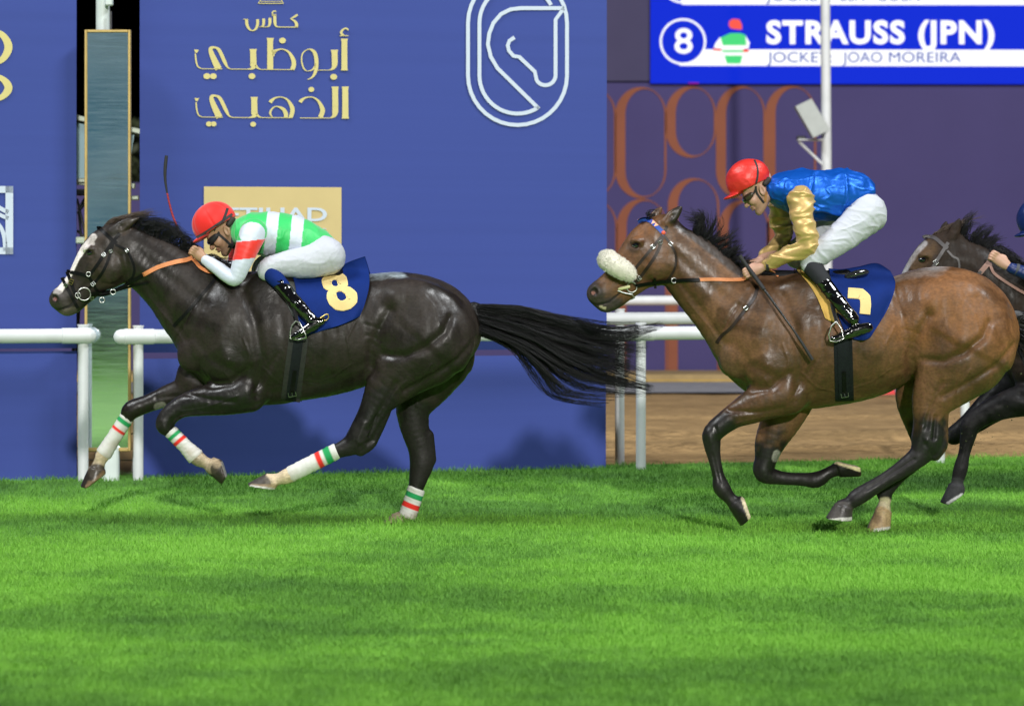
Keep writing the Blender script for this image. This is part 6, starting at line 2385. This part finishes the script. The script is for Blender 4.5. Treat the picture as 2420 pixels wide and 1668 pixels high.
arm2n = [(1893, 470, 32, 1.0, -.18), (1896, 505, 29, 1.0, -.215), (1903, 545, 27, 1.0, -.235), (1911, 578, 25.5, 1.0, -.24), (1895, 592, 22, 1.0, -.235), (1865, 603, 20, 1.0, -.21), (1836, 616, 18, 1, -.18), (1813, 627, 14.5, 1.0, -.155)]
arm2f = [(1846, 470, 30, 1.0, .19), (1846, 520, 26, 1.0, .22), (1852, 556, 23, 1.0, .22), (1838, 575, 19, 1.0, .19), (1815, 598, 16, 1.0, .13), (1796, 614, 13, 1.0, .08)]
leg2n = [(2050, 505, 46, .95, -.085), (2010, 543, 38, .95, -.14), (1968, 577, 33, .95, -.18), (1926, 606, 28, .95, -.20), (1916, 625, 24, .95, -.205), (1940, 655, 18, .95, -.235), (1985, 712, 17, .9, -.30), (2014, 752, 14, .9, -.335)]
boot2 = [[(1937, 655, 18, .95, -.24), (1962, 688, 18.5, .9, -.275), (1990, 724, 17, .9, -.315), (2016, 754, 15, .85, -.335)],
         [(2052, 773, 11.5, .8, -.34), (2028, 779, 13.5, .75, -.345), (1996, 792, 11.5, .9, -.35), (1970, 801, 8.5, 1.1, -.35)]]
j2 = dict(
    d=15.9, seat=(2040, 560), skin=(.52, .30, .22), beard=.08,
    label='jockey in shiny blue and gold silks under a crumpled red cap',
    f=(-.83, .56), u=(-.56, -.83), cm=4.35, org=(1797, 447),
    spine=[(1860, 450, 36, 1.4, 0), (1910, 455, 40, 1.3, 0), (1980, 465, 40, 1.2, 0), (2040, 490, 38, 1.2, 0)],
    neck=[(1800, 455, 22, .9, 0), (1822, 455, 23, 1.0, 0), (1850, 455, 28, 1.3, 0)],
    arm_near=arm2n, arm_far=arm2f, leg_near=leg2n, leg_far=mirror_leg(leg2n, -36, -16),
    hand_near=((1803, 631), (1768, 643), 3.8, -.15), hand_far=((1792, 618), (1764, 636), 3.8, .05),
    helmet=(1768, 425, 54, 50, 44), brim=(.907, -.42), brim_pt=(1760, 448), peak=(1733, 462), cap_folds=[(.0035, 22, 2), (.0016, 60, 7)], m_cap=M_RED_SATIN,
    cap_straps=[([(1783, 378), (1790, 395), (1791, 412), (1788, 430), (1784, 442)], 4.5, M_BLACKFAB)],
    face_straps=[([(1786, 440), (1788, 455), (1798, 470), (1806, 480)], 5, M_BLACKFAB), ([(1814, 430), (1812, 452), (1808, 478)], 6, M_TAN)],
    goggle_straps=[([(1774, 466), (1782, 456), (1787, 444)], 5, M_BLACKFAB)], m_frame=material('smoke_frame', (.05, .04, .025), rough=.3),
    jersey=[[(1822, 452, 26, 1.15, 0), (1846, 448, 44, 1.4, 0), (1885, 452, 58, 1.35, 0), (1930, 460, 65, 1.15, 0), (1980, 460, 62, 1.15, 0), (2022, 452, 47, 1.3, 0)], [(1985, 425, 26, 2, 0), (2020, 432, 24, 2, 0)]],
    m_jersey=M_BLUE_SATIN, folds=[(.009, 9, (1, 1, 1), 14), (.0070, 8, (1, 1, 1.3), 115), (.0045, 14, (1.5, 1, .7), 117), (.002, 28, (.8, 1, 1.4), 119)],
    sleeves=[[arm2n], [arm2f]], m_sleeve=M_GOLD_SATIN, folds_sleeve=[(.004, 16, (.7, 1, 1.4), 17), (.0055, 14, (.5, .7, 1.9), 118), (.0028, 26, (.6, .8, 1.7), 121)],
    breeches=[[(2036, 488, 44, 1.25, 0), (2052, 504, 43, 1.3, 0)], [(n[0], n[1], n[2] + 1.5, n[3], n[4]) for n in leg2n[:5]], [(n[0], n[1], n[2] + 1.5, n[3], n[4]) for n in mirror_leg(leg2n, -36, -16)[:5]]],
    folds_breeches=[(.0024, 18, (1, 1, 1.2), 28), (.0022, 16, (1, .7, 1.6), 129), (.0012, 36, (1, .8, 1.2), 131)],
    socks=[[(1922, 632, 24, .97, -.215), (1932, 646, 21.5, .97, -.23), (1946, 664, 19, .95, -.25)]], m_sock=material('black_sock', (.010, .011, .016), rough=.8, bump=.2, bscale=60, bdist=.003),
    boots=[boot2, [[(n[0] - 14, n[1], n[2], n[3], -n[4]) for n in q] for q in boot2]])
build_jockey(j2)
mb = MB()
q0, q1 = W(1815, 627, 15.9 - .155), W(1809, 628, 15.9 - .155)
mb.tube([q0, q1], [.036, .035], 20)
wb = mb.build('wristband', M_BLACKFAB, j2['obj'], smooth=True)

jx, jy = 679, 90
arm3n = [(2500, 560, 30, 1.0, -.175), (2505, 600, 28, 1.0, -.21), (2500, 645, 24, 1.0, -.23), (2480, 662, 20, 1.0, -.22), (2440, 652, 18, 1.0, -.20), (2410, 641, 16, 1, -.19), (2390, 634, 13.5, 1.0, -.185)]
arm3f = [(2495, 560, 30, 1.0, .175), (2500, 610, 26, 1.0, .2), (2490, 650, 20, 1.0, .2), (2440, 640, 16, 1.0, .15), (2392, 626, 12, 1.0, .08)]
leg3n = [(n[0] + 690, n[1] + 35 + 40 * max(0, 1 - i / 4), n[2], n[3], n[4]) for i, n in enumerate(leg2n)]
boot3 = [[(n[0] + 690, n[1] + 35, n[2], n[3], n[4]) for n in q] for q in boot2]
j3 = dict(
    d=17.0, seat=(2730, 640), skin=(.50, .29, .21), beard=.1,
    label='jockey in navy at the right edge, only a bare fist, sleeve and cap peak showing',
    f=(-.83, .56), u=(-.56, -.83), cm=4.2, org=(2474, 533),
    spine=[(2539, 550, 36, 1.4, 0), (2590, 555, 40, 1.3, 0), (2660, 560, 40, 1.2, 0), (2720, 590, 38, 1.2, 0)],
    neck=[(2477, 541, 22, .9, 0), (2500, 543, 23, 1.0, 0), (2530, 550, 28, 1.3, 0)],
    arm_near=arm3n, arm_far=arm3f, leg_near=leg3n, leg_far=mirror_leg(leg3n, -20, -10),
    hand_near=((2384, 630), (2350, 606), 3.8, -.185), hand_far=((2388, 622), (2360, 606), 3.8, .05),
    helmet=(2456, 516, 54, 50, 44), brim=(.954, -.30), brim_pt=(2446, 545), peak=(2423, 552), cap_folds=[(.003, 22, 2)], m_cap=M_NAVY_SILK,
    cap_straps=[], face_straps=[], goggle_straps=[], m_frame=M_BLACKFAB,
    jersey=[[(2500, 542, 26, 1.15, 0), (2525, 540, 44, 1.4, 0), (2564, 545, 58, 1.35, 0), (2610, 553, 64, 1.15, 0), (2660, 556, 60, 1.15, 0), (2702, 560, 48, 1.3, 0)]],
    m_jersey=M_NAVY_SILK, folds=[(.005, 14, (1, 1, 1), 14)],
    sleeves=[[arm3n], [arm3f]], m_sleeve=M_NAVY_SILK, folds_sleeve=[(.003, 30, (.7, 1, 1.6), 17)],
    breeches=[[(2716, 584, 44, 1.25, 0), (2735, 600, 43, 1.3, 0)], [(n[0], n[1], n[2] + 1.5, n[3], n[4]) for n in leg3n[:5]], [(n[0], n[1], n[2] + 1.5, n[3], n[4]) for n in mirror_leg(leg3n, -20, -10)[:5]]],
    folds_breeches=[(.002, 20, (1, 1, 1), 28)],
    socks=[], m_sock=M_NAVY, boots=[boot3, [[(n[0] - 14, n[1], n[2], n[3], -n[4]) for n in q] for q in boot3]])
build_jockey(j3)
mb = MB()
mb.tube([W(2406, 639, 17 - .188), W(2399, 637, 17 - .188)], [.040, .039], 20)
mb.build('wristband', material('grey_band', (.05, .055, .07), rough=.7), j3['obj'], smooth=True)


# ---- number cloths and saddles
def draped(name, cfg, rows, m, off, fold=.006, seed=0, parent=None, nu=40, nv=34, far_side=True, thick=.006, ywide=0.0, lift=None):
    """cloth lying on the flank: rows of photo points from top to bottom"""
    d = cfg['d']
    R = np.array([catmull(np.array(r, float), nu // (len(r) - 1)) for r in rows])      # rows x (nu+1) x 2
    cols = np.array([catmull(R[:, i], nv // (len(rows) - 1)) for i in range(R.shape[1])]).transpose(1, 0, 2)
    nv_, nu_ = cols.shape[:2]
    dep = np.full((nv_, nu_), np.nan)
    for j in range(nv_):
        for i in range(nu_):
            l, n = hit(cfg['bvh'], *cols[j, i])
            if l is not None:
                dep[j, i] = l.y + 17 - off
    for i in range(nu_):
        c = dep[:, i]
        ok = np.where(~np.isnan(c))[0]
        if len(ok):
            k = ok[0]
            for j in range(k - 1, -1, -1):
                dep[j, i] = min(d - .02, dep[j + 1, i] + .022)
            kk = ok[-1]
            dep[kk:, i] = dep[kk, i]
        else:
            dep[:, i] = d - .05
    for it in range(3):
        dd = dep.copy()
        dd[1:-1, 1:-1] = (dep[:-2, 1:-1] + dep[2:, 1:-1] + dep[1:-1, :-2] + dep[1:-1, 2:]) / 4
        dep = np.minimum(dep, dd)
    vs = []
    u_ = np.linspace(0, 1, nu_)[None, :]
    v_ = np.linspace(0, 1, nv_)[:, None]
    r = np.random.default_rng(seed)
    wob = fold * (np.sin(7 * u_ + 3 * v_ + r.uniform(0, 6)) * (.3 + .7 * v_) + .6 * np.sin(15 * u_ - 6 * v_ + r.uniform(0, 6)) * v_ + .4 * np.sin(11 * v_ + 4 * u_))
    dep = dep - np.maximum(-off * .6, wob)
    if lift is not None:
        dep = dep - lift(u_, v_)
    P = np.array([[tuple(W(cols[j, i][0], cols[j, i][1], dep[j, i])) for i in range(nu_)] for j in range(nv_)]).reshape(-1, 3)
    P2 = P + np.array([0, thick, 0])
    q = np.array([(j * nu_ + i, j * nu_ + i + 1, (j + 1) * nu_ + i + 1, (j + 1) * nu_ + i) for j in range(nv_ - 1) for i in range(nu_ - 1)])
    N = len(P)
    rim = []
    for i in range(nu_ - 1):
        for b in (0, (nv_ - 1) * nu_):
            rim.append((b + i, b + i + 1, b + i + 1 + N, b + i + N))
    for j in range(nv_ - 1):
        for b in (0, nu_ - 1):
            rim.append((j * nu_ + b, (j + 1) * nu_ + b, (j + 1) * nu_ + b + N, j * nu_ + b + N))
    V = np.concatenate([P, P2])
    Q = np.concatenate([q, q[:, ::-1] + N, np.array(rim)])
    bv = bvh_of(P, q)
    me = np_mesh(name, V, Q)
    o = link(name, me, m, parent, None if parent is not None else W(*rows[-1][0], d))
    if far_side:
        M = V.copy()
        M[:, 1] = 2 * (d - 17) - M[:, 1]
        link('cloth_side' if parent is None else name, np_mesh(name, M, Q[:, ::-1]), m, parent if parent is not None else o)
    return o, bv


def oct_loop(c, rx, ry, tilt, w):
    P = []
    for i in range(9):
        a = 2 * PI * (i + .5) / 8
        x, y = rx * math.cos(a), ry * math.sin(a)
        P.append((c[0] + x * math.cos(tilt) - y * math.sin(tilt), c[1] + x * math.sin(tilt) + y * math.cos(tilt)))
    return P


cl1, cb1 = draped('number_cloth', horse1, [[(680, 628), (730, 632), (790, 632), (832, 616), (862, 606)], [(694, 660), (736, 664), (790, 655), (838, 640), (872, 642)], [(700, 695), (740, 700), (795, 700), (840, 693), (872, 678)],
                                           [(700, 735), (745, 745), (800, 742), (840, 728), (862, 718)], [(718, 796), (760, 782), (800, 770), (830, 758), (850, 748)]], M_NAVY, .018, .011, 3)
tag(cl1, 'navy saddle cloth with a sand coloured 8 on the leading horse', 'saddle cloth', 'navy number cloths')
N8A = [(772, 664, 21), (778, 654, 19), (788, 651, 17), (800, 652, 18), (808, 660, 21), (810, 671, 22), (804, 680, 12), (795, 683, 9), (784, 682, 12), (774, 675, 18), (772, 664, 21)]
N8B = [(784, 695, 20), (789, 687, 12), (797, 683, 9), (808, 682, 10), (822, 687, 18), (831, 697, 23), (832, 709, 23), (822, 719, 22), (810, 723, 21), (798, 721, 21), (788, 712, 21), (784, 702, 21), (784, 695, 20)]
for N8 in (N8A, N8B):
    strap('number_piping', cb1, [(x, y, w + 3) for x, y, w in N8], 20, M_NUM_EDGE, cl1, off=.003, thick=.002, closed=True, spline=False, smooth=4)
    strap('number', cb1, N8, 20, M_NUM, cl1, off=.006, thick=.002, closed=True, spline=False, smooth=4)

cl2, cb2 = draped('number_cloth', horse2, [[(1960, 634), (1990, 636), (2030, 630), (2072, 622), (2104, 640)], [(1962, 662), (1995, 668), (2035, 662), (2080, 655), (2116, 668)], [(1968, 705), (2000, 712), (2040, 712), (2080, 708), (2108, 706)],
                                           [(1985, 755), (2010, 765), (2040, 768), (2070, 762), (2090, 745)], [(2000, 795), (2020, 802), (2040, 804), (2056, 798), (2064, 786)]], M_NAVY, .020, .013, 8)
tag(cl2, 'navy saddle cloth on the bay with its gold digit half covered by the boot', 'saddle cloth', 'navy number cloths')
P2 = [(2004, 692), (2020, 693), (2034, 694), (2045, 704), (2046, 722), (2044, 742)]
strap('number_piping', cb2, P2, 25, M_NUM_EDGE, cl2, off=.003, thick=.002, spline=False, smooth=6)
strap('number', cb2, P2, 22, M_NUM, cl2, off=.006, thick=.002, spline=False, smooth=6)
cl3, cb3 = draped('number_cloth', horse3, [[(x + 690, y + 38) for x, y in r] for r in [[(1960, 634), (2030, 634), (2104, 640)], [(1962, 662), (2035, 662), (2112, 668)], [(1975, 730), (2040, 735), (2100, 725)], [(2000, 795), (2030, 800), (2064, 790)]]], M_NAVY, .018, .006, 9)
tag(cl3, 'navy saddle cloth on the rearmost dark horse, beyond the right edge', 'saddle cloth', 'navy number cloths')

M_FLAP = material('grey_flap', (.060, .066, .062), rough=.75, var=.15, vscale=20, bump=.2, bscale=60, bdist=.003)
M_YPAD = material('yellow_felt', S(205, 165, 85), rough=.9, var=.25, vscale=12, bump=.4, bscale=50, bdist=.004)


def saddle(cfg, jk, label, flap_rows, flap_m, seat, stir, leather, cantle):
    d = cfg['d']
    e = empty('saddle', W(*seat[-1][:2], d))
    tag(e, label, 'saddle', 'light racing saddles')
    draped('flap', cfg, flap_rows, flap_m, .010, .003, 5, e, 18, 18, True)
    garment('seat', [[(x, y, r, q, 0) for x, y, r, q in seat]], d, M_TACK, e, .006, .012)
    if cantle:
        garment('cantle', [cantle], d, material('polished_leather', (.02, .02, .022), rough=.1, spec=.8, coat=1.0), e, .004, .01)
    for sg in (-1, 1):
        mb = MB()
        pts = [W(x, y, d + sg * yo) for x, y, yo in stir]
        if sg > 0:
            pts = [Vector((p.x, 2 * (d - 17) - q.y, q.z)) for p, q in zip(pts, [W(x, y, d - yo) for x, y, yo in stir])]
        mb.tube(pts + [pts[0]], .0048, 8)
        mb.build('stirrup_iron', M_STEEL, e, smooth=True)
        mb = MB()
        P = [W(x, y, d - yo) for x, y, yo in leather]
        if sg > 0:
            P = [Vector((p.x, 2 * (d - 17) - p.y, p.z)) for p in P]
        mb.tube(P, .010, 8, flat=(.25, 1.1, (0, 1, 0)))
        mb.build('stirrup_leather', M_TACK, e, smooth=True)
    return e


saddle(horse1, j1, 'tiny black saddle with a grey flap under the green and white jockey',
       [[(652, 660), (680, 664), (712, 668)], [(660, 688), (685, 694), (708, 698)], [(676, 715), (692, 722), (704, 726)], [(690, 745), (695, 750), (699, 753)]], M_FLAP,
       [(632, 640, 13, 1.6), (670, 655, 12, 2.0), (740, 655, 12, 2.2), (800, 645, 13, 2.2)],
       [(699, 759, .345), (690, 768, .345), (686, 784, .345), (686, 800, .345), (704, 803, .35), (724, 798, .36), (722, 790, .365), (708, 762, .35)],
       [(690, 690, .27), (696, 730, .315), (702, 760, .345)], None)
saddle(horse2, j2, 'tiny saddle with a yellow felt pad under the jockey in blue',
       [[(1880, 636), (1910, 642), (1950, 650)], [(1912, 672), (1935, 680), (1960, 690)], [(1934, 710), (1955, 716), (1978, 722)], [(1950, 752), (1960, 758), (1972, 762)]], M_YPAD,
       [(1800, 648, 11, 1.5), (1850, 652, 14, 1.8), (1920, 652, 12, 2.0), (2000, 648, 12, 2.2)],
       [(1976, 760, .36), (1965, 770, .36), (1958, 790, .36), (1962, 806, .36), (1976, 808, .37), (1994, 800, .375), (1988, 776, .37)],
       [(1962, 700, .28), (1970, 735, .325), (1978, 762, .36)],
       [(2002, 655, 7, 1, -.10), (2022, 648, 9, 1, -.105), (2042, 644, 8, 1, -.09), (2050, 643, 5, 1, -.07)])
saddle(horse3, j3, 'tiny saddle on the rearmost dark horse, beyond the right edge',
       [[(2570, 671), (2600, 677), (2640, 685)], [(2602, 707), (2625, 715), (2650, 725)], [(2640, 787), (2650, 793), (2662, 797)]], M_FLAP,
       [(2490, 683, 11, 1.5), (2540, 687, 14, 1.8), (2690, 683, 12, 2.2)],
       [(2666, 795, .36), (2655, 805, .36), (2648, 825, .36), (2652, 841, .36), (2666, 843, .37), (2684, 835, .375), (2678, 811, .37)],
       [(2652, 735, .28), (2660, 770, .325), (2668, 797, .36)], None)

# spur on the first jockey's heel
mb = MB()
dd = 16.45 - .345
mb.tube([W(757, 752, dd), W(768, 744, dd), W(775, 742, dd)], .004, 8)
mb.tube([W(775, 742, dd), W(777, 750, dd), W(772, 757, dd), W(766, 757, dd)], .004, 8)
mb.build('spur', M_BRASS, j1['obj'], smooth=True)


def whip(cfg_d, label, segs):
    e = empty('whip', W(segs[0][1][0][0], segs[0][1][0][1], cfg_d))
    tag(e, label, 'whip', 'riding whips')
    for name, pts, rad, m in segs:
        mb = MB()
        mb.tube([W(x, y, cfg_d + yo) for x, y, yo in catmull(np.array(pts, float), 6)], list(np.interp(np.linspace(0, 1, 6 * (len(pts) - 1) + 1), np.linspace(0, 1, len(rad)), rad)), 10)
        mb.build(name, m, e, smooth=True)


M_BRAID = bpy.data.materials.new('red_black_braid')
M_BRAID.use_nodes = True
_nt = M_BRAID.node_tree
_w = _nt.nodes.new('ShaderNodeTexWave')
_w.inputs['Scale'].default_value = 38
_w.bands_direction = 'Z'
_w.inputs['Distortion'].default_value = .4
_tc = _nt.nodes.new('ShaderNodeTexCoord')
_nt.links.new(_tc.outputs['Object'], _w.inputs['Vector'])
_r = _nt.nodes.new('ShaderNodeValToRGB')
_r.color_ramp.interpolation = 'CONSTANT'
_r.color_ramp.elements[0].color = (.012, .012, .015, 1)
_r.color_ramp.elements[1].color = (.55, .02, .03, 1)
_r.color_ramp.elements[1].position = .5
_nt.links.new(_w.outputs['Fac'], _r.inputs[0])
_nt.links.new(_r.outputs[0], _nt.nodes['Principled BSDF'].inputs['Base Color'])
_nt.nodes['Principled BSDF'].inputs['Roughness'].default_value = .5
whip(16.45, 'black and red whip pointing straight up above the dark horse mane', [
    ('handle', [(462, 606, .06), (440, 580, .06), (424, 550, .06), (418, 535, .06)], [.009, .009, .0075], M_BLACKFAB),
    ('braided_shaft', [(418, 535, .06), (408, 509, .06), (400, 480, .06), (395, 456, .06)], [.0065, .0058], M_BRAID),
    ('flap', [(395, 456, .06), (391, 430, .06), (390, 410, .06), (391, 390, .06), (393.5, 368, .06)], [.0055, .0075, .0095, .0105, .0095], M_BLACKFAB)])
whip(15.9, 'long black whip held down along the bay horse shoulder', [
    ('handle', [(1748, 604, -.16), (1762, 624, -.165), (1785, 655, -.19), (1806, 684, -.235)], [.013, .011, .012, .011], M_BLACKFAB),
    ('shaft', [(1806, 684, -.235), (1824, 709, -.27), (1850, 745, -.31), (1876, 781, -.335)], [.008, .006], material('braided_black', (.012, .012, .013), rough=.4, bump=.8, bscale=120, bdist=.004)),
    ('flap', [(1876, 781, -.335), (1895, 810, -.34), (1920, 850, -.335)], [.006, .0085, .0095], M_BLACKFAB)])
# ------------------------------------------------------------------ turf blades
def grass():
    n = 500000
    # depth distribution: even on the picture rather than on the ground
    t = rng.uniform(0, 1, n)
    d0, d1 = 9.2, 22.6
    d = 1 / (1 / d0 + (1 / d1 - 1 / d0) * t)
    d = np.where(rng.uniform(0, 1, n) < .30, rng.uniform(d0, d1, n), d)
    u = rng.uniform(-.225, .225, n)
    x = u * d
    y = d - 17
    lim = 2.98 + SLOPE * (x + 2.9) + .42 + .10 * np.sin(x * 9) + rng.normal(0, .05, n)
    ok = y < lim
    x, y, d = x[ok], y[ok], d[ok]
    lim = lim[ok]
    n = len(x)
    P0 = np.stack([x, y, np.zeros(n)], 1)
    patch = vnoise(P0 * np.array([.6, 1.3, 1]), 1.6, 21)
    fine = vnoise(P0, 9, 22, 2)
    edge = np.clip(1 - (lim - y) / .55, 0, 1)
    ln = (.033 + .008 * patch + .006 * fine) * rng.uniform(.55, 1.25, n) * (1 + 1.0 * edge * rng.uniform(0, 1, n))
    hf = np.exp(-(((x + .665) / .14) ** 2 + ((y + .42) / .16) ** 2))
    ln = ln * (1 + 1.1 * hf)
    w = (.0016 + .00012 * d) * rng.uniform(.7, 1.3, n)
    az = rng.uniform(0, 2 * PI, n)
    lean = rng.uniform(.2, 1.25, n)
    la = rng.uniform(0, 2 * PI, n) + vnoise(P0, 1.2, 23) * 2.2
    L = np.stack([np.cos(la), np.sin(la) * .9, np.zeros(n)], 1)
    side = np.stack([np.cos(az), np.sin(az), np.zeros(n)], 1) * w[:, None] * .5
    up = np.array([0, 0, 1.0])
    m1 = P0 + up * (ln * .55)[:, None] + L * (ln * lean * .28)[:, None]
    m2 = P0 + up * (ln * (1 - .25 * lean))[:, None] + L * (ln * lean * .85)[:, None]
    V = np.stack([P0 - side, P0 + side, m1 - side * .75, m1 + side * .75, m2], 1).reshape(-1, 3)
    b = np.arange(n) * 5
    Q = np.stack([b, b + 1, b + 3, b + 2], 1)
    T = np.stack([b + 2, b + 3, b + 4], 1)
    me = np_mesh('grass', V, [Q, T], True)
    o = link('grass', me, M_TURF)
    tag(o, kind='stuff')


grass()
